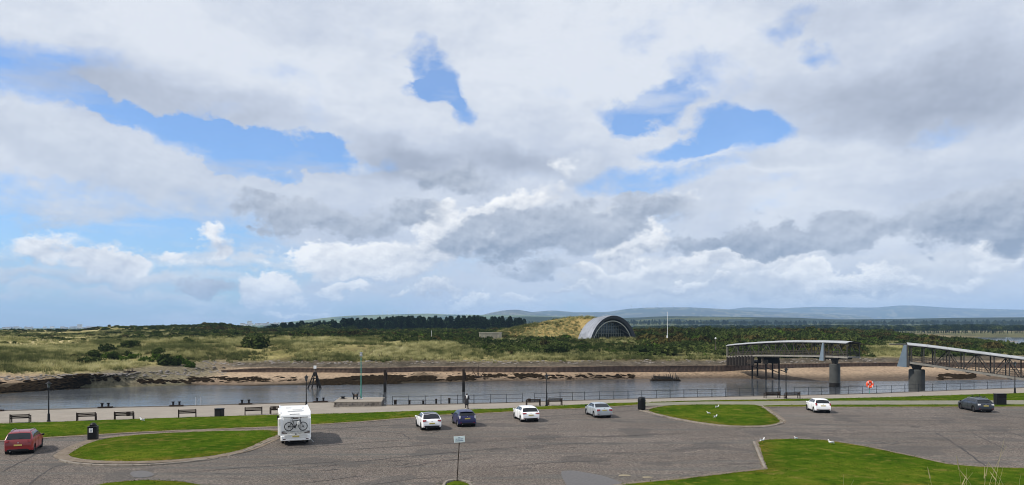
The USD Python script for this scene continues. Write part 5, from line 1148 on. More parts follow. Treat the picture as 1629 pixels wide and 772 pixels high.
g_ = thing('harbour_light', 'tall slim green pole with a light on the stone block', 'light pole', onblk(.08, 3.3))
obj('base', lathe([(0, 0), (.24, 0), (.24, .08), (.13, .12), (0, .12)], 12), 'off_white', g_); obj('pole', [rod((0, 0, .1), (0, 0, 1.2), .095, .09, 10), rod((0, 0, 1.2), (0, 0, 5.1), .062, .045, 10)], 'green_paint', g_)
hd = obj('lantern', [lathe([(0, 5.1), (.16, 5.1), (.18, 5.18), (.18, 5.26), (0, 5.26)], 12), lathe([(0, 5.62), (.17, 5.58), (.17, 5.52), (0, 5.52)], 12)] + [rod((math.cos(a) * .15, math.sin(a) * .15, 5.2), (math.cos(a) * .15, math.sin(a) * .15, 5.55), .015, n=5) for a in np.arange(6)], 'steel', g_); obj('lens', lathe([(0, 5.27), (.12, 5.27), (.12, 5.5), (0, 5.5)], 12), 'lamp_clear', hd)
k_ = thing('winch', 'dark iron winch at the foot of the green pole', 'winch', onblk(-.55, 3.0)); obj('frame', [box(.08, .5, .7, (s * .22, 0, .35), 0, .01) for s in (-1, 1)], 'black_paint', k_); obj('barrel', rod((-.28, 0, .45), (.28, 0, .45), .16, n=10), 'rust_mesh', k_); obj('crank', [bar((.28, 0, .45), (.34, 0, .9), .05), bar((-.3, 0, .5), (-.42, 0, .85), .06)], 'black_paint', k_)
b_ = thing('mooring_bollard', 'squat black bollard on the left end of the stone block', 'bollard', onblk(-2.1, 3.6)); obj('bollard', lathe([(0, 0), (.3, 0), (.22, .1), (.2, .2), (.3, .26), (.3, .32), (0, .33)], 12), 'black_paint', b_, smooth=30); obj('base', box(.7, .6, .04, (0, 0, .02)), 'rust_mesh', b_)
# railings along the quay
def railing(pxs, label):
    pts = [on_quay(x, .32) for x in pxs]; t = thing('railing', label, 'fence', pts[0])
    q = [np.array([a[0] - pts[0][0], a[1] - pts[0][1], 0]) for a in pts]
    for a in q: obj('post', [rod(a, a + [0, 0, 1.08], .038, .030, 8), lathe([(0, 0), (.085, 0), (.08, .06), (.05, .14), (0, .14)], 8, a), trimesh.creation.icosphere(1, .042).apply_translation(a + [0, 0, 1.08]), trimesh.creation.icosphere(1, .05).apply_translation(a + [0, 0, .52])], 'fence_paint', t)
    for a, b in zip(q[:-1], q[1:]):
        obj('rail', rod(a + [0, 0, 1.02], b + [0, 0, 1.02], .024, n=6), 'fence_paint', t); obj('rail', rod(a + [0, 0, .52], b + [0, 0, .52], .020, n=6), 'fence_paint', t)
railing([624.5, 650, 676.5, 701.5, 728, 754, 780, 806, 831], 'dark two bar railing from the stone block to the first white estate car')
railing([850.5, 870.5, 891, 911, 930, 953.5, 976.5, 999, 1021, 1044, 1066, 1088, 1110, 1132.5, 1154.5, 1177, 1199, 1220, 1242], 'dark two bar railing along the middle of the quay')
railing([1264, 1286, 1307, 1329, 1350, 1372, 1394.5, 1418, 1439.5, 1461, 1483, 1505.5, 1527.5, 1549.5, 1570.5, 1592.5, 1614, 1636, 1658], 'dark two bar railing past the lifebuoy and footbridge on the right')
railing([604.5, 609.5], 'short end of railing on the right edge of the stone block')
for k, (x, h, w) in enumerate(((628.5, .62, .30), (651, .58, .22), (673, .50, .24), (693.5, .66, .20), (714.5, .72, .26))):
    t = thing('fender_post', ('first', 'second', 'third', 'fourth', 'fifth')[k] + ' dark timber fender top from the stone block, behind the railing', 'post', on_quay(x, .02) + [0, .25, -.1])
    obj('timber', box(w, .24, h + 3, (0, 0, h - (h + 3) / 2), 0, .03), 'wet_timber', t); obj('cap', box(w + .06, .30, .08, (0, 0, h + .03), 0, .02), 'dark_timber', t)
# lifebuoy on its post
t = thing('lifebuoy', 'orange lifebuoy housing on a post at the railing', 'lifebuoy', on_quay(1383, .55))
R_ = np.array([(.40 + .13 * math.cos(a), .13 * math.sin(a)) for a in np.linspace(0, 2 * np.pi, 13)]); ring = trimesh.creation.revolve(R_, sections=28); ring.apply_transform(trimesh.transformations.rotation_matrix(np.pi / 2, [1, 0, 0])); obj('ring', ring.apply_translation((0, -.14, 1.32)), 'orange', t, smooth=50)
dsc = lathe([(0, -.05), (.42, -.05), (.42, .05), (0, .05)], 28); dsc.apply_transform(trimesh.transformations.rotation_matrix(np.pi / 2, [1, 0, 0])); obj('housing', dsc.apply_translation((0, -.06, 1.32)), 'orange', t)
obj('post', rod((0, 0, 0), (0, 0, 1.3), .045, n=8), 'green_paint', t); obj('emblem', [box(.06, .02, .26, (-.07, -.125, 1.33)), box(.06, .02, .26, (.07, -.125, 1.33)), box(.18, .02, .06, (0, -.127, 1.22))], 'white_paint', t)
for a in (.8, 2.35, 3.95, 5.5): obj('grip', box(.10, .04, .28, (math.cos(a) * .40, -.27, 1.32 + math.sin(a) * .40), 0, .01), 'white_paint', t)
# sign post
def rotmesh(m, deg, axis): return m.apply_transform(trimesh.transformations.rotation_matrix(math.radians(deg), axis))
p = at(726.8, 766); t = thing('sign', 'small white sign with two blue lines on a leaning pole', 'sign', p)
top = np.array([.155, 0, 2.62]); obj('pole', rod((0, 0, -.1), top * [1, 1, .955], .030, .028, 8), 'dark_timber', t)
sg = obj('panel', rotmesh(box(.66, .02, .37, (0, 0, 0), 0, .004), -3.5, [0, 1, 0]).apply_translation(top + [0, -.04, -.10]), 'sign_face', t)
r = np.random.default_rng(8); ink = []
for z, x0, x1, hh in ((.11, -.06, .07, .035), (.02, -.24, .25, .05), (-.085, -.25, .24, .05)):
    x = x0
    while x < x1 - .02:
        w = r.uniform(.012, .030); ink.append(box(w, .006, hh * r.uniform(.7, 1), (x + w / 2, -.014, z))); x += w + r.choice([.008, .008, .03], p=[.5, .3, .2])
obj('lettering', rotmesh(trimesh.util.concatenate(ink), -3.5, [0, 1, 0]).apply_translation(top + [0, -.04, -.10]), 'sign_ink', sg); obj('bracket', box(.05, .05, .2, top + [0, -.005, -.1]), 'steel', t)
# gulls
def gull(px, py, rot, label, head=.0, z=.09, s=0.78):
    t = thing('gull', label, 'gull', at(px, py, z), rot)
    b = trimesh.creation.icosphere(3, 1.0); v = b.vertices; v[:, 0] *= .19; v[:, 1] *= .085; v[:, 2] *= .085; v[:, 2] += v[:, 0] * .10; b.apply_translation((0, 0, .24))
    parts = [b, rod((.14, 0, .29), (.185, 0, .40), .058, .048, 8), trimesh.creation.icosphere(2, .055).apply_translation((.20, 0, .42)), rod((-.15, 0, .20), (-.30, 0, .165), .045, .02, 6)]; m = None
    for q in parts:
        q = manifold3d.Manifold(manifold3d.Mesh(np.asarray(q.vertices * s, np.float32), np.asarray(q.faces, np.uint32))); m = q if m is None else m + q
    obj('body', m, 'gull_white', t, smooth=60); obj('beak', rod((.245, 0, .415), (.305, 0, .40), .016, .006, 6).apply_scale(s), 'beak', t)
    for sg_ in (-1, 1):
        w = trimesh.creation.icosphere(2, 1.0); w.vertices *= (.20, .03, .065); rotmesh(w, 14, [0, 1, 0]); obj('wing', w.apply_translation((-.07, sg_ * .075, .26)).apply_scale(s), 'gull_grey', t, smooth=60)
        obj('leg', rod((0, sg_ * .035, 0), (0, sg_ * .03, .2), .008, n=5).apply_scale(s), 'beak', t)
gull(1321.8, 708, 165, 'white gull standing alone on the lower right grass, right of the others', s=0.90); gull(1213, 704.2, 20, 'white gull at the kerb corner of the lower right grass', s=0.86); gull(1266, 700.5, 200, 'small gull at the far edge of the lower right grass', s=0.70)
gull(1141, 650, 10, 'white gull nearest the footpath on the middle island', s=0.86); gull(1127, 660, 190, 'white gull in the centre of the middle island', s=0.78); gull(1138.5, 666, 30, 'white gull nearest the car park on the middle island', s=0.86); gull(226, 671.4, 170, 'white gull at the back of the long grass strip', s=0.94)
# the person at the railing
def limb(chain): # (joint, radius) pairs: hulls of spheres, joined
    out = None
    for (a, ra), (b, rb) in zip(chain[:-1], chain[1:]):
        s = []
        for c_, r_ in ((a, ra), (b, rb)):
            m = trimesh.creation.icosphere(2, r_).apply_translation(c_); s.append(manifold3d.Manifold(manifold3d.Mesh(np.asarray(m.vertices, np.float32), np.asarray(m.faces, np.uint32))))
        h = manifold3d.Manifold.batch_hull(s); out = h if out is None else out + h
    return out
def melt(m, e=.03, it=8):
    m = m.refine_to_length(e); q = m.to_mesh(); tm = trimesh.Trimesh(q.vert_properties[:, :3], q.tri_verts); trimesh.smoothing.filter_taubin(tm, iterations=it); return tm
p = at(742.3, 651.4); pr = thing('person', 'person in a dark coat with a white scarf, leaning at the railing', 'person', (*p[:2], .04), -8)
J = dict(hipL=(-.09, 0, .90), hipR=(.09, 0, .90), kneeL=(-.10, .05, .49), kneeR=(.12, .02, .49), ankL=(-.11, -.02, .08), ankR=(.16, -.06, .08), toeL=(-.12, .15, .035), toeR=(.19, .10, .035), chest=(0, .07, 1.28), neck=(.0, .13, 1.47), head=(.0, .17, 1.60), shL=(-.19, .09, 1.38), shR=(.19, .09, 1.38), elL=(-.27, .17, 1.12), elR=(.25, .20, 1.11), haL=(-.17, .40, 1.06), haR=(.15, .42, 1.06))
A = {k: np.array(v) for k, v in J.items()}
body = limb([(A['hipL'], .10), (A['kneeL'], .062), (A['ankL'], .042), (A['toeL'], .03)]) + limb([(A['hipR'], .10), (A['kneeR'], .062), (A['ankR'], .042), (A['toeR'], .03)]) + limb([(A['hipL'], .11), (A['chest'], .15), (A['neck'], .055), (A['head'], .085)]) + limb([(A['hipR'], .11), (A['chest'], .15)]) + limb([(A['shL'], .07), (A['elL'], .045), (A['haL'], .03)]) + limb([(A['shR'], .07), (A['elR'], .045), (A['haR'], .03)]) + limb([(A['shL'], .075), (A['shR'], .075)])
hd_ = trimesh.creation.icosphere(3, 1.0); hd_.vertices *= (.078, .098, .118); body = body + manifold3d.Manifold(manifold3d.Mesh(np.asarray(hd_.vertices + A['head'] + [0, .01, .02], np.float32), np.asarray(hd_.faces, np.uint32)))
body = body + limb([(A['head'] + [0, .10, .0], .018), (A['head'] + [0, .125, -.015], .014)])
for s, h in ((-1, 'haL'), (1, 'haR')):
    for k in range(4): body = body + limb([(A[h] + [(-.03 + .02 * k), .03, 0], .011), (A[h] + [(-.03 + .02 * k), .075, -.012], .010), (A[h] + [(-.03 + .02 * k), .085, -.045], .009)])
    body = body + limb([(A[h] + [-s * .035, .0, 0], .013), (A[h] + [-s * .055, .045, -.01], .010)])
obj('body', melt(body, .03, 4), 'skin', pr, smooth=60)
coat = limb([((-.075, .0, .84), .165), ((-.05, .07, 1.26), .165), ((0, .11, 1.42), .09)]) + limb([((.075, .0, .84), .165), ((.05, .07, 1.26), .165)]) + limb([((-.09, -.01, .60), .155), ((-.075, 0, .86), .16)]) + limb([((.10, -.01, .60), .155), ((.075, 0, .86), .16)]) + limb([((-.09, -.01, .60), .15), ((.10, -.01, .60), .15)]) + limb([(A['shL'], .09), (A['elL'], .066), (A['haL'] - [0, .07, 0], .045)]) + limb([(A['shR'], .09), (A['elR'], .066), (A['haR'] - [0, .07, 0], .045)]) + limb([(A['shL'], .09), (A['shR'], .09)])
obj('coat', melt(coat, .035, 6), 'cloth_black', pr, smooth=60)
for s, (a, b, c_) in (('L', ('hipL', 'kneeL', 'ankL')), ('R', ('hipR', 'kneeR', 'ankR'))):
    obj('trouser_leg', melt(limb([(A[a], .115), (A[b], .078), (A[c_] + [0, 0, .02], .062)]), .035, 4), 'cloth_brown', pr, smooth=60)
    obj('shoe', melt(limb([(A[c_] - [0, .03, .02], .052), (A['toe' + s] + [0, 0, .01], .042)]), .02, 3), 'cloth_white' if s == 'L' else 'cloth_brown', pr, smooth=60)
hair = trimesh.creation.icosphere(3, 1.0); hair.vertices *= (.098, .112, .128); hv = hair.vertices; hair.vertices[:, 1] = np.where(hv[:, 1] > .04, .04, hv[:, 1]); hair.vertices[:, 2] -= np.clip(-hv[:, 1], 0, 1) * .4; obj('hair', hair.apply_translation(A['head'] + [0, -.01, .035]), 'hair_dark', pr, smooth=60)
obj('scarf', melt(limb([((-.07, .09, 1.45), .055), ((.03, .03, 1.43), .06), ((.10, .10, 1.45), .055)]) + limb([((.05, .0, 1.42), .055), ((.06, -.08, 1.22), .05)]), .025, 3), 'cloth_white', pr, smooth=60)
# tall grasses on the brow of the bank, close to the camera
def stems(seed, n, h):
    r = np.random.default_rng(seed); out = []
    for k in range(n):
        a = r.uniform(0, 6.28); L_ = h * r.uniform(.55, 1); lean = r.uniform(.05, .45); pts = [np.array([r.normal(0, .10), r.normal(0, .10), 0])]
        for i in range(6): pts.append(pts[-1] + np.array([math.cos(a) * lean * (.3 + .3 * i), math.sin(a) * lean * (.3 + .3 * i), 1.0]) * L_ / 6 / (1 + lean * .3 * i))
        out += [rod(pts[i], pts[i + 1], .0042 * (1 - i / 7), .0042 * (1 - (i + 1) / 7), 4) for i in range(6)]
        if r.random() < .5: out.append(rod(pts[-2], pts[-1] + (pts[-1] - pts[-2]) * .6, .008, .002, 5))
    return trimesh.util.concatenate(out)
spots = ((1345, 9.5, 3, .50, 'sparse clump of pale dry grass at the bottom edge, left of the others'), (1432, 9.0, 2, .36, 'short pale grass stems second from the left at the bottom edge'), (1525, 9.8, 4, .62, 'tall pale grass clump in the middle of the bottom right edge'), (1552, 10.2, 3, .66, 'tall bent grass stems right of the tallest clump'), (1578, 9.2, 4, .85, 'tallest pale grass stem near the right bottom corner'), (1608, 9.6, 4, .55, 'pale grass clump at the right bottom corner'), (1490, 9.3, 2, .40, 'few short stems left of the middle clump'))
for k, (px, d, n, h, lab) in enumerate(spots):
    x = (px - CX) / FPX * d; z = min(7.6, 8.80 - .2085 * d) - .04; t = thing('grass_clump', lab, 'grass', (x, d, z)); obj('stems', stems(30 + k, n, h + .30), 'dry_stem', t); obj('leaves', tuft(16, .34, .16, .012, 60 + k, .7, 3), 'marram', t)

# ------------------------------------------------------------------ cars
def chaikin(P, it=2):
    for _ in range(it):
        q = [P[0]]
        for a, b in zip(P[:-1], P[1:]): q += [a * .75 + b * .25, a * .25 + b * .75]
        P = np.array(q + [P[-1]])
    return P
class Car:
    """a body lofted along its middle line; y runs from the tail (0) to the nose (L)"""
    def __init__(s, L, W, line, belt, roof, clear=.20, tumble=.20, tail_taper=.12):
        s.L, s.W, s.clear, s.roof, s.tumble = L, W / 2, clear, roof, tumble
        c = np.array(line, float); c = chaikin(c, 2); d = np.r_[0, np.cumsum(np.linalg.norm(np.diff(c, axis=0), axis=1))]; s.c, s.d = c, d / d[-1]
        s.belt = lambda y: np.interp(y, *zip(*belt)); s.tt = tail_taper
    def y_at(s, u): return np.interp(u, s.d, s.c[:, 0]), np.interp(u, s.d, s.c[:, 1])
    def u_of(s, y):                                                         # along the line for a lengthwise place (past the upright tail)
        return np.interp(y, s.c[:, 0] + np.arange(len(s.c)) * 1e-6, s.d)
    def section(s, u):
        y, zt = s.y_at(u); f = y / s.L
        w = s.W * (1 - s.tt * max(0, 1 - y / .45) ** 2.2 - .22 * max(0, 1 - (s.L - y) / .8) ** 2.2); zb = s.clear + .10 * max(0, 1 - y / .5) + .04 * max(0, 1 - (s.L - y) / .5)
        b = min(s.belt(y), zt - .04); g = np.clip((zt - s.belt(y)) / (s.roof - s.belt(y)), 0, 1)
        b = max(b, zb + .1); zm = zb + (b - zb) * .55; we = w * (.965 - s.tumble * g); top = max(zt - .07 * (.4 + .6 * g), b + .01)
        P = np.array([[0, zb], [w * .9, zb], [w * .985, zb + .07], [w, zm], [w * .985, b], [we, top], [we * .80, zt - .008], [0, zt + .012 * g]])
        P = chaikin(P, 2); return np.c_[P[:, 0], np.full(len(P), y), P[:, 1]]
    def surf(s, u, v):                                                       # v from 0 (floor) to 1 (roof middle), signed for the side
        S = s.section(u); t = abs(v) * (len(S) - 1); i = min(int(t), len(S) - 2); q = S[i] + (S[i + 1] - S[i]) * (t - i); return q * [1 if v >= 0 else -1, 1, 1]
    def body(s, n=70):
        us = np.unique(np.r_[np.linspace(0, 1, n)]); R = [s.section(u) for u in us]; m = len(R[0]); rows = [np.vstack([r, (r * [-1, 1, 1])[-2:0:-1]]) for r in R]; k = len(rows[0])
        V = np.vstack(rows); F = []; i = np.arange(k); j = (i + 1) % k
        for a in range(len(us) - 1): F += [np.c_[i + a * k, j + a * k, j + (a + 1) * k], np.c_[i + a * k, j + (a + 1) * k, i + (a + 1) * k]]
        V = np.vstack([V, rows[0].mean(0), rows[-1].mean(0)]); e = (len(us) - 1) * k
        F += [np.c_[j, i, np.full(k, len(V) - 2)], np.c_[i + e, j + e, np.full(k, len(V) - 1)]]
        return trimesh.Trimesh(V, np.vstack(F)[:, [0, 2, 1]], process=True)
    def patch(s, us, vs, out=.008, nu=8, nv=6):
        """a piece of skin a little proud of the body; us, vs: its corners (u at the first and last v), (v0, v1)"""
        G = np.zeros((nv, nu, 3)); e = 2e-3
        for a, f in enumerate(np.linspace(0, 1, nv)):
            v = vs[0] + (vs[1] - vs[0]) * f; u0 = us[0][0] + (us[1][0] - us[0][0]) * f; u1 = us[0][1] + (us[1][1] - us[0][1]) * f
            for b, h in enumerate(np.linspace(0, 1, nu)):
                u = u0 + (u1 - u0) * h; q = s.surf(u, v); du = s.surf(min(u + e, 1), v) - s.surf(max(u - e, 0), v); dv = s.surf(u, v + e) - s.surf(u, v - e)
                nn = np.cross(dv, du); nn /= np.linalg.norm(nn) + 1e-12
                c_ = np.array([0, q[1], .6]); nn *= np.sign(np.dot(nn, q - c_)) or 1; G[a, b] = q + nn * out
        m = loft(list(G)); c_ = m.triangles_center.mean(0) - [0, s.L / 2, .6]
        if np.dot(m.face_normals.mean(0), c_) < 0: m.invert()
        return m
def wheel(t, x, y, r, w, side, rim, k=5):
    a = obj('wheel', rotmesh(lathe([(r * .60, -w / 2), (r * .93, -w / 2), (r, -w / 2 + .03), (r, w / 2 - .03), (r * .93, w / 2), (r * .60, w / 2), (r * .60, -w / 2)], 24), 90, [0, 1, 0]).apply_translation((x, y, r)), 'rubber', t, smooth=40)
    m = [rotmesh(lathe([(r * .58, -.02), (r * .64, -.02), (r * .64, .02), (r * .58, .02), (r * .58, -.02)], 24), 90, [0, 1, 0]), rotmesh(lathe([(0, -.02), (r * .16, -.02), (r * .16, .03), (0, .03)], 12), 90, [0, 1, 0])]
    for q in range(k): an = q * 2 * np.pi / k; m.append(bar((0, math.cos(an) * r * .1, math.sin(an) * r * .1), (0, math.cos(an) * r * .6, math.sin(an) * r * .6), .07 if k > 5 else .09, .03, (1, 0, 0)))
    obj('rim', trimesh.util.concatenate(m).apply_translation((x + side * (w / 2 - .03), y, r)), rim, a)
    obj('hub_shadow', rotmesh(lathe([(0, 0), (r * .6, 0), (r * .6, .02), (0, .02)], 20), 90, [0, 1, 0]).apply_translation((x + side * (w / 2 - .10), y, r)), 'rubber', a)
def build_car(label, px, py, heading, paint, L, W, line, belt, roof, axle, wr=.31, rim='rim_silver', roof_mat=None, side=(), rear=(.0, .0), front=(), tail='tail_red', lamp=None, plate=(.62, 'plate_yellow'), diff=True, rails=False, spoiler=0, name='car', tumble=.20, wiper=True, seams=(), bumper_dark=.16, spokes=5, tail_taper=.12):
    c = Car(L, W, line, belt, roof, tumble=tumble, tail_taper=tail_taper); t = thing(name, label, 'car', at(px, py), -heading)
    m = c.body(); man = manifold3d.Manifold(manifold3d.Mesh(np.asarray(m.vertices, np.float32), np.asarray(m.faces, np.uint32)))
    for y in axle:
        for s in (-1, 1):
            cy = trimesh.creation.cylinder(wr + .055, .52, sections=28); rotmesh(cy, 90, [0, 1, 0]); cy.apply_translation((s * (W / 2 - .06), y, wr + .01))
            man = man - manifold3d.Manifold(manifold3d.Mesh(np.asarray(cy.vertices, np.float32), np.asarray(cy.faces, np.uint32)))
            obj('arch_liner', rotmesh(lathe([(wr + .05, -.18), (wr + .05, .14)], 24), 90, [0, 1, 0]).apply_translation((s * (W / 2 - .19), y, wr + .01)), 'rubber', t)
            wheel(t, s * (W / 2 - .135), y, wr, .20, s, rim, spokes)
    bd = obj('body', man, paint, t, smooth=28)
    gl = lambda nm, us, vs, lab=None, mat='car_glass', out=.008: obj(nm, c.patch(us, vs, out), mat, t, smooth=50, label=lab)
    U = c.u_of
    for (y00, y01, y10, y11) in side:                                        # lower rear, lower front, upper rear, upper front
        for s in (-1, 1): gl('side_window', ((U(y00), U(y01)), (U(y10), U(y11))), (s * .598, s * .712))
    (u0, u1) = rear; obj('rear_window', c.patch(((u0, u1), (u0, u1)), (-.76, -1.0), .008), 'car_glass', t, smooth=50); obj('rear_window', c.patch(((u0, u1), (u0, u1)), (.76, 1.0), .008), 'car_glass', t, smooth=50)
    (f0, f1) = front
    for s in (-1, 1): obj('windscreen', c.patch(((U(f0), U(f1)), (U(f0), U(f1))), (s * .77, s * 1.0), .008), 'car_glass', t, smooth=50)
    if roof_mat:
        for s in (-1, 1): obj('roof_panel', c.patch(((u1 + .01, U(f0) - .012), (u1 + .01, U(f0) - .012)), (s * .76, s * 1.0), .007, 12), roof_mat, t, smooth=50, label='dark glass roof')
    y_, z_ = c.y_at(np.interp(plate[0], c.c[:12, 1], c.d[:12])) if plate else (0, 0)
    if plate: obj('number_plate', box(.50, .03, .105, (0, y_ - .012, plate[0]), 0, .004), plate[1], t)
    if lamp:
        (z0, z1, x0, x1) = lamp
        for s in (-1, 1):
            ua, ub = np.interp([z0, z1], c.c[:14, 1], c.d[:14]); P = []
            w = c.section((ua + ub) / 2)[:, 0].max()
            ya = c.y_at(ua)[0] - .02; V = [(s * w * x0, ya, z0 + (z1 - z0) * .25), (s * w * x0, ya + .02, z1), (s * w * x1, ya, z0), (s * w * x1, ya + .05, z1), (s * w * 1.012, ya + .20, z0 + .03), (s * w * 1.02, ya + .30, z1 - .01), (s * w * .9, ya + .3, z0), (s * w * .85, ya + .3, z1)]
            obj('tail_light', trimesh.convex.convex_hull(np.array(V)), tail, t)
            obj('reflector', box(.15, .02, .04, (s * W * .36, c.y_at(.02)[0] - .006, .42), 0, .004), 'tail_red', t)
    if bumper_dark: obj('bumper_insert', [box(W * .74, .12, bumper_dark, (0, .035, .27 + bumper_dark / 2), 0, .03), box(W * .5, .5, .05, (0, .3, .26))], 'black_plastic', t)
    for s in (-1, 1):
        ym = f0 + .62; zb = c.belt(ym); xm = W / 2
        mm = trimesh.creation.icosphere(2, 1.0); mm.vertices *= (.10, .075, .075); obj('door_mirror', [mm.apply_translation((s * (xm + .09), ym, zb + .06)), bar((s * (xm - .06), ym, zb + .02), (s * (xm + .05), ym, zb + .05), .04)], 'black_plastic' if paint != 'paint_white' else paint, t, smooth=50)
        for y in seams:
            pts = [c.surf(U(y), s * v) for v in np.linspace(.27, .60, 7)]; obj('door_seam', [bar(a * [1.004, 1, 1], b * [1.004, 1, 1], .016, .008) for a, b in zip(pts[:-1], pts[1:])], 'rubber', t)
        for y in seams[:-1]: obj('door_handle', box(.03, .18, .03, (c.surf(U(y + .14), s * .52)[0] + s * .01, y + .16, c.belt(y + .14) - .10), 0, .008), paint, t)
        obj('sill', bar(c.surf(U(axle[0] + .4), s * .25) * [1.002, 1, 1], c.surf(U(axle[1] - .4), s * .25) * [1.002, 1, 1], .03, .07), 'black_plastic', t)
    if wiper:
        q = c.surf(u0 + .01, .97); obj('wiper', bar(q + [.0, -.02, .01], q + [.30, .03, .05], .018), 'rubber', t)
    obj('badge', box(.09, .012, .06, (0, c.y_at(np.interp(plate[0] + .17, c.c[:14, 1], c.d[:14]))[0] - .006, plate[0] + .17), 0, .004), 'steel', t)
    if spoiler:
        q = c.y_at(u1 + .004); obj('spoiler', trimesh.convex.convex_hull(np.array([(sx * W * .33, q[0] - spoiler, q[1] - .01) for sx in (-1, 1)] + [(sx * W * .33, q[0] + .15, q[1] + .03) for sx in (-1, 1)] + [(sx * W * .33, q[0] - spoiler, q[1] + .02) for sx in (-1, 1)] + [(sx * W * .34, q[0] + .15, q[1] - .03) for sx in (-1, 1)])), paint if spoiler > .1 else paint, t)
    ya, za = c.y_at(U(f0) - .35 / (L * 1.25)); obj('aerial', rod((0, c.y_at(u1 + .03)[0], c.y_at(u1 + .03)[1] - .01), (0, c.y_at(u1 + .03)[0] - .12, c.y_at(u1 + .03)[1] + .16), .008, .004, 5), 'rubber', t)
    if rails:
        for s in (-1, 1): obj('roof_rail', [bar((s * W * .33, ya_, c.y_at(U(ya_))[1] + .05), (s * W * .33, yb_, c.y_at(U(yb_))[1] + .05), .035) for ya_, yb_ in ((.9, 1.6), (1.6, 2.3), (2.3, 2.8))] + [box(.04, .1, .07, (s * W * .33, y, c.y_at(U(y))[1] + .02)) for y in (.95, 2.75)], 'steel', t)
    # underside and exhaust
    obj('underbody', box(W * .84, L * .9, .1, (0, L / 2, .24)), 'rubber', t); obj('exhaust', rod((-W * .27, -.02, .27), (-W * .27, .3, .27), .035, n=8), 'steel', t)
    return t, c
HATCH = lambda L, h: [(.0, .34), (.0, .58), (.04, .78), (.10, .93), (.20, 1.02), (.46, h - .13), (.66, h - .045), (1.1, h), (1.75, h - .005), (2.25, h - .06), (L - .92, .985), (L - .35, .86), (L - .06, .70), (L, .50), (L, .34)]
BELT = lambda L: [(0, .98), (.5, 1.00), (2.6, .93), (L - .9, .90), (L, .60)]
def rear_u(line, z0, z1):
    c = chaikin(np.array(line, float), 2); d = np.r_[0, np.cumsum(np.linalg.norm(np.diff(c, axis=0), axis=1))]; d /= d[-1]; k = int(np.argmax(c[:, 1])); return tuple(np.interp([z0, z1], c[:k, 1], d[:k]))
# white supermini-size crossover with black glass roof
ln = [(.0, .36), (.0, .60), (.05, .82), (.12, .95), (.24, 1.03), (.70, 1.40), (.95, 1.47), (1.4, 1.50), (1.9, 1.485), (2.35, 1.42), (3.25, 1.00), (3.85, .88), (4.20, .70), (4.26, .50), (4.26, .34)]
build_car('white hatchback with a black glass roof, left of the dark blue car', 687.5, 685.6, -16, 'paint_white', 4.26, 1.80, ln, [(0, 1.0), (.6, 1.05), (2.6, .97), (3.3, .93), (4.26, .60)], 1.50, (.78, 3.35), .33, 'rim_dark', roof_mat='car_glass', side=((.62, 1.02, .88, 1.10), (1.08, 1.84, 1.16, 1.84), (1.90, 2.78, 1.90, 2.42)), rear=rear_u(ln, 1.035, 1.40), front=(2.36, 3.18), lamp=(.80, .97, .62, .99), seams=(1.05, 1.87, 2.85), plate=(.66, 'plate_yellow'), bumper_dark=.2)
ln = HATCH(3.97, 1.48)
build_car('dark blue hatchback with a roof spoiler', 744, 680, -14.5, 'paint_blue', 3.97, 1.72, ln, BELT(3.97), 1.48, (.70, 3.19), .31, 'rim_silver', side=((.50, 1.20, .72, 1.22), (1.28, 2.62, 1.28, 2.24)), rear=rear_u(ln, 1.045, 1.37), front=(2.22, 3.0), tail='lamp_clear', lamp=(.78, 1.06, .82, .99), seams=(1.25, 2.62), plate=(.80, 'plate_yellow'), spoiler=.17)
ln = [(.0, .36), (.0, .60), (.05, .82), (.12, .93), (.22, 1.0), (.62, 1.36), (.9, 1.43), (1.5, 1.47), (2.1, 1.46), (2.6, 1.40), (3.45, .98), (4.0, .86), (4.34, .70), (4.40, .50), (4.40, .34)]
build_car('white hatchback parked between the dark blue car and the silver saloon', 845, 672.3, -12.7, 'paint_white', 4.40, 1.80, ln, [(0, .97), (.6, 1.02), (2.6, .95), (3.5, .91), (4.4, .60)], 1.47, (.82, 3.45), .32, 'rim_silver', side=((.60, 1.10, .86, 1.16), (1.16, 1.98, 1.22, 1.98), (2.04, 2.95, 2.04, 2.58)), rear=rear_u(ln, 1.01, 1.34), front=(2.58, 3.36), lamp=(.80, .92, .55, .99), seams=(1.13, 2.01, 3.0), plate=(.70, 'plate_yellow'))
ln = [(.0, .36), (.0, .62), (.03, .86), (.10, .97), (.55, 1.02), (.72, 1.05), (1.22, 1.33), (1.5, 1.40), (1.95, 1.43), (2.5, 1.41), (2.85, 1.34), (3.55, 1.0), (4.2, .88), (4.50, .72), (4.55, .52), (4.55, .34)]
build_car('silver saloon nearest the black ribbed bin', 962, 665.8, -10.7, 'paint_silver', 4.55, 1.80, ln, [(0, .98), (.7, .99), (2.6, .94), (3.6, .90), (4.55, .60)], 1.43, (.92, 3.62), .32, 'rim_silver', side=((1.02, 2.0, 1.34, 2.0), (2.06, 3.02, 2.06, 2.78)), rear=rear_u(ln, 1.055, 1.36), front=(2.80, 3.46), lamp=(.72, .92, .58, .99), seams=(1.2, 2.03, 3.1), plate=(.82, 'plate_yellow'), bumper_dark=.06, wiper=False)
ln = HATCH(3.97, 1.48)
build_car('white hatchback alone on the right, below the lifebuoy', 1310, 657.8, 6.4, 'paint_white', 3.97, 1.73, ln, BELT(3.97), 1.48, (.70, 3.19), .31, 'rim_silver', side=((.50, 1.20, .72, 1.22), (1.28, 2.62, 1.28, 2.24)), rear=rear_u(ln, 1.045, 1.37), front=(2.22, 3.0), lamp=(.80, 1.08, .82, .99), seams=(1.25, 2.62), plate=(.80, 'plate_yellow'), bumper_dark=.16)
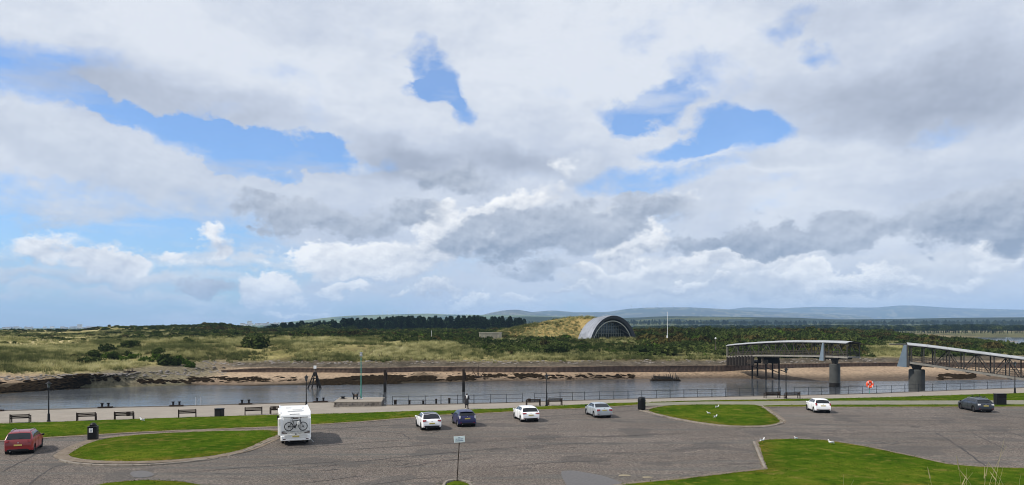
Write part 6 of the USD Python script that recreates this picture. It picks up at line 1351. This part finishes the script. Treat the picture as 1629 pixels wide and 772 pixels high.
ln = [(.0, .36), (.0, .62), (.04, .86), (.10, .98), (.18, 1.04), (.52, 1.34), (.78, 1.41), (1.5, 1.46), (2.3, 1.46), (2.9, 1.38), (3.72, .99), (4.35, .88), (4.66, .72), (4.72, .52), (4.72, .34)]
est, cc = build_car('dark grey estate car with roof bars beside the double bin', 1569, 657, 5.5, 'paint_slate', 4.72, 1.83, ln, [(0, .99), (.6, 1.02), (2.8, .95), (3.7, .91), (4.72, .60)], 1.46, (.92, 3.72), .33, 'rim_dark', side=((.55, 1.18, .74, 1.22), (1.24, 2.14, 1.28, 2.14), (2.20, 3.18, 2.20, 2.86)), rear=rear_u(ln, 1.05, 1.34), front=(2.86, 3.62), tail='lamp_clear', lamp=(.78, .95, .66, .99), seams=(1.21, 2.17, 3.2), plate=(.74, 'plate_yellow'), rails=True, spoiler=.08)
for y in (1.25, 2.1): obj('roof_bar', box(1.35, .07, .035, (0, y, 1.56), 0, .01), 'black_plastic', est)
for s in (-.38, .38): obj('bike_carrier', [box(.05, 1.25, .04, (s, 1.68, 1.60), 0, .01), box(.10, .16, .10, (s, 1.1, 1.64), 0, .02), bar((s, 2.1, 1.6), (s, 2.25, 1.82), .035)], 'black_plastic', est)
ln = [(.0, .38), (.0, .64), (.05, .90), (.11, 1.02), (.18, 1.10), (.46, 1.50), (.66, 1.58), (1.2, 1.63), (1.9, 1.63), (2.5, 1.56), (3.55, 1.05), (4.0, .92), (4.30, .74), (4.36, .52), (4.36, .36)]
build_car('red people carrier with roof rails at the far left', 28.5, 724, -21.8, 'paint_red', 4.36, 1.83, ln, [(0, 1.04), (.6, 1.07), (2.8, 1.0), (3.6, .95), (4.36, .60)], 1.63, (.80, 3.55), .33, 'rim_dark', side=((.50, 1.06, .68, 1.12), (1.12, 1.98, 1.16, 1.98), (2.04, 2.75, 2.04, 2.52), (2.80, 3.16, 2.58, 2.72)), rear=rear_u(ln, 1.10, 1.50), front=(2.56, 3.42), lamp=(.86, 1.06, .70, .99), seams=(1.09, 2.01, 3.0), plate=(.70, 'plate_yellow'), rails=True, tumble=.17)
# ------------------------------------------------------------------ motorhome and the bicycle on its rack
mh = thing('motorhome', 'white coachbuilt motorhome with a bicycle rack on its back', 'motorhome', at(470.5, 709.0), 18.2)
W, Lm, Hm = 2.20, 7.0, 2.62
def rbox(sx, sy, sz, r, c):
    s = []
    for sg in np.ndindex(2, 2, 2):
        k = np.array(sg) * 2 - 1; q = trimesh.creation.icosphere(2, r).apply_translation(k * (np.array([sx, sy, sz]) / 2 - r)); s.append(q.vertices)
    return trimesh.convex.convex_hull(np.vstack(s)).apply_translation(c)
prof = [(.0, .52), (.0, 2.05), (.10, 2.36), (.34, 2.54), (.6, Hm), (4.8, Hm), (5.8, 2.55), (6.35, 2.15), (6.35, .52)]
pg = Polygon(prof).buffer(-.10).buffer(.10)
bm = trimesh.creation.extrude_polygon(pg, W, engine='earcut'); M4 = np.array([[0, 0, 1, -W / 2], [1, 0, 0, 0], [0, 1, 0, 0], [0, 0, 0, 1.0]]); bm.apply_transform(M4)
obj('body', bm, 'white_gel', mh, smooth=30)
obj('edge_trim', [bar((s * W / 2, .02, .60), (s * W / 2, .02, 2.08), .09, .10), ] * 1 + [bar((s * W / 2, .03, .60), (s * W / 2, .03, 2.08), .10, .10) for s in (-1, 1)] + [bar((s * W / 2, .03, 2.06), (s * W / 2, .36, 2.56), .10, .10) for s in (-1, 1)] + [bar((s * W / 2, .34, 2.54), (s * W / 2, 5.0, 2.62), .10, .10) for s in (-1, 1)] if (s := 1) else [], 'white_gel', mh)
obj('cab', rbox(2.0, 1.5, 1.35, .15, (0, 6.4, 1.05)), 'white_gel', mh, smooth=40); obj('windscreen', box(1.7, .05, .6, (0, 7.05, 1.45), 0, .02), 'car_glass', mh)
obj('rear_panel', box(1.82, .03, 1.36, (0, -.008, 1.46), 0, .012), 'off_white', mh, label='recessed grey white back wall panel')
obj('high_brake_light', box(.42, .04, .07, (0, -.012, 2.12), 0, .01), 'lamp_smoked', mh); obj('rain_strip', box(1.86, .05, .04, (0, -.01, 2.20), 0, .012), 'black_plastic', mh)
obj('bumper', rbox(W + .03, .34, .42, .09, (0, .06, .60)), 'white_gel', mh, smooth=40); obj('bumper_panel', box(1.75, .03, .30, (0, -.105, .72), 0, .012), 'off_white', mh)
obj('number_plate', box(.52, .02, .115, (0, -.128, .73), 0, .003), 'plate_yellow', mh); obj('badge', box(.10, .02, .08, (0, -.115, .905), 0, .01), 'black_plastic', mh)
for s in (-1, 1):
    obj('tail_light', trimesh.convex.convex_hull(np.array([(s * .62, y, z) for y, z in ((-.03, .95), (.05, .95))] + [(s * 1.05, y, z) for y, z in ((-.04, .98), (.05, .98), (-.04, 1.09), (.05, 1.09))] + [(s * .66, y, z) for y, z in ((-.03, 1.01), (.05, 1.01))])), 'lamp_smoked', mh)
    obj('lower_lamp', box(.20, .03, .06, (s * .86, -.115, .53), s * .0, .01), 'lamp_smoked', mh); obj('lamp_surround', box(.42, .02, .035, (s * .84, -.04, 1.12), 0, .006), 'black_plastic', mh)
    obj('wheel', rotmesh(lathe([(0, -.11), (.30, -.11), (.34, -.08), (.34, .08), (.30, .11), (0, .11)], 22), 90, [0, 1, 0]).apply_translation((s * .93, 1.55, .34)), 'rubber', mh, smooth=40); obj('wheel', rotmesh(lathe([(0, -.11), (.30, -.11), (.34, -.08), (.34, .08), (.30, .11), (0, .11)], 22), 90, [0, 1, 0]).apply_translation((s * .93, 5.6, .34)), 'rubber', mh, smooth=40)
    obj('mudflap', box(.30, .02, .26, (s * .90, 1.15, .33)), 'rubber', mh)
    obj('skirt', box(.04, 4.9, .30, (s * (W / 2 - .012), 2.9, .48), 0, .015), 'off_white', mh)
    for y, l in ((1.0, .9), (3.2, 1.1)): obj('side_window', box(.03, l, .52, (s * (W / 2 + .006), y + .3, 1.75), 0, .012), 'car_glass', mh)
    obj('door_mirror', rbox(.14, .10, .36, .03, (s * 1.22, 6.6, 1.45)), 'black_plastic', mh)
obj('awning', rod((-W / 2 - .07, .9, 2.32), (-W / 2 - .07, 5.0, 2.38), .08, n=10), 'off_white', mh); obj('entrance_door', box(.05, .68, 1.72, (-W / 2 - .02, 3.9, 1.42), 0, .02), 'white_gel', mh); obj('open_locker', box(.20, .75, 1.3, (-W / 2 - .10, 1.35, 1.35), 0, .02), 'off_white', mh)
obj('roof_vent', [rbox(.7, .9, .12, .04, (.1, 1.55, Hm + .05))], 'off_white', mh, smooth=40); obj('roof_vent', rbox(.42, .42, .12, .04, (-.5, 3.0, Hm + .05)), 'off_white', mh, smooth=40); obj('roof_aerial', lathe([(0, 0), (.16, 0), (.18, .05), (.1, .12), (0, .13)], 12, (.55, 2.6, Hm)), 'white_gel', mh); obj('roof_ladder_rail', [bar((-.6, .45, 2.62), (.62, .45, 2.64), .04), bar((-.45, .16, 2.44), (.3, .16, 2.44), .035)], 'steel', mh)
rk = obj('bicycle_rack', [bar((s * .38, -.06, 1.02), (s * .38, -.12, 2.02), .035) for s in (-1, 1)] + [bar((s * .38, -.10, 1.05), (s * .38, -.52, 1.16), .035) for s in (-1, 1)] + [bar((-.82, -.34, 1.17), (.82, -.34, 1.17), .09, .03), bar((-.40, -.12, 1.95), (.40, -.12, 1.95), .035), bar((-.85, -.50, 1.16), (.85, -.50, 1.16), .04)], 'steel', mh)
obj('exhaust', rod((-.5, -.02, .36), (-.5, .5, .36), .04, n=8), 'steel', mh); obj('underbody', box(1.7, 5.5, .25, (0, 3.2, .42)), 'rubber', mh)
obj('jockey_strut', bar((W / 2 - .1, .9, .5), (W / 2 + .28, .7, .1), .05), 'steel', mh)
o = at(470.5, 709.0); a = math.radians(18.2); bz = np.array([o[0] - math.sin(a) * -.34, o[1] + math.cos(a) * -.34, 1.19])
bk = thing('bicycle', 'dark bicycle hanging on the back of the white motorhome', 'bicycle', bz, 18.2)
R = .345
def torus(r, q, n=28, k=8): return rotmesh(trimesh.creation.revolve(np.array([(r + q * math.cos(b), q * math.sin(b)) for b in np.linspace(0, 2 * np.pi, k + 1)]), sections=n), 90, [1, 0, 0])
for x in (-.53, .53):
    w = obj('wheel', torus(R - .022, .024).apply_translation((x, 0, R)), 'rubber', bk, smooth=60)
    obj('rim', torus(R - .05, .010).apply_translation((x, 0, R)), 'rim_dark', w, smooth=60); obj('spokes', [rod((x, .02 * (-1) ** k, R), (x + math.cos(k * .3927) * (R - .05), 0, R + math.sin(k * .3927) * (R - .05)), .0035, n=4) for k in range(16)] + [rotmesh(rod((0, 0, -.05), (0, 0, .05), .035 + (.03 if x < 0 else .02), n=10), 90, [1, 0, 0]).apply_translation((x, 0, R))], 'black_plastic', w)
B_, S_, H_ = np.array([-.09, 0, .31]), np.array([-.24, 0, .86]), np.array([.33, 0, .84]); F_, K_ = np.array([.53, 0, R]), np.array([-.53, 0, R])
obj('frame', [rod(B_, H_ - [0, 0, .08], .034, n=8), rod(B_, S_ - [0, 0, .0], .022, n=8), rod(S_ - [-.02, 0, .08], H_, .024, n=8), rod(B_, K_, .016, n=6), rod(S_ - [-.02, 0, .1], K_, .014, n=6), rod(H_ - [0, 0, .1], H_ + [-.02, 0, .06], .03, n=8)], 'black_plastic', bk)
obj('fork', [rod(H_ - [0, s * .05, .1], F_ + [0, s * .05, 0], .02, .014, 6) for s in (-1, 1)], 'rim_dark', bk); obj('handlebar', [rod(H_ + [-.02, 0, .06], H_ + [-.0, 0, .14], .02, n=6), rod(H_ + [.0, -.3, .16], H_ + [.0, .3, .16], .016, n=6), rod(H_ + [.02, -.05, .15], H_ + [.10, -.05, .22], .018, n=6)], 'black_plastic', bk)
obj('saddle', [rod(S_, S_ + [-.03, 0, .12], .015, n=6), rbox(.27, .13, .06, .028, S_ + [-.02, 0, .15])], 'black_plastic', bk); obj('battery', rod(B_ + [.07, 0, .09], H_ + [-.12, 0, -.18], .05, n=8), 'black_plastic', bk); obj('chainset', [rotmesh(lathe([(.02, 0), (.095, 0), (.095, .012), (.02, .012)], 18), 90, [1, 0, 0]).apply_translation(B_), bar(B_ + [0, -.03, 0], B_ + [.10, -.05, -.13], .022), bar(B_ + [0, .03, 0], B_ + [-.10, .05, .13], .022)], 'rim_dark', bk); obj('mudguard', rotmesh(trimesh.creation.revolve(np.array([(R + .03, -.03), (R + .03, .03)]), sections=28, angle=2.0), 90, [1, 0, 0]).apply_translation((-.53, 0, R)), 'rim_dark', bk)
bag = obj('pannier', rbox(.22, .14, .26, .05, (.18, -.02, .60)), 'off_white', bk, label='pale cover strapped in the frame')

# ------------------------------------------------------------------ the air: far hills fade to blue
g = Graph()
hz = g.add('principled_volume', 'volume', {'color': (0.44, 0.68, 1.0), 'density': HAZE, 'anisotropy': 0.0})
LOOKS['haze'] = usdkit.material(stage, '/World/Looks/haze', g.nodes, g.links, volume=hz)
obj('haze', trimesh.creation.box((56000, 23000, 527)).apply_translation((0, 7500, 527 / 2 - 7)), 'haze', kind='stuff', label='thin blue air between the hills and the river')
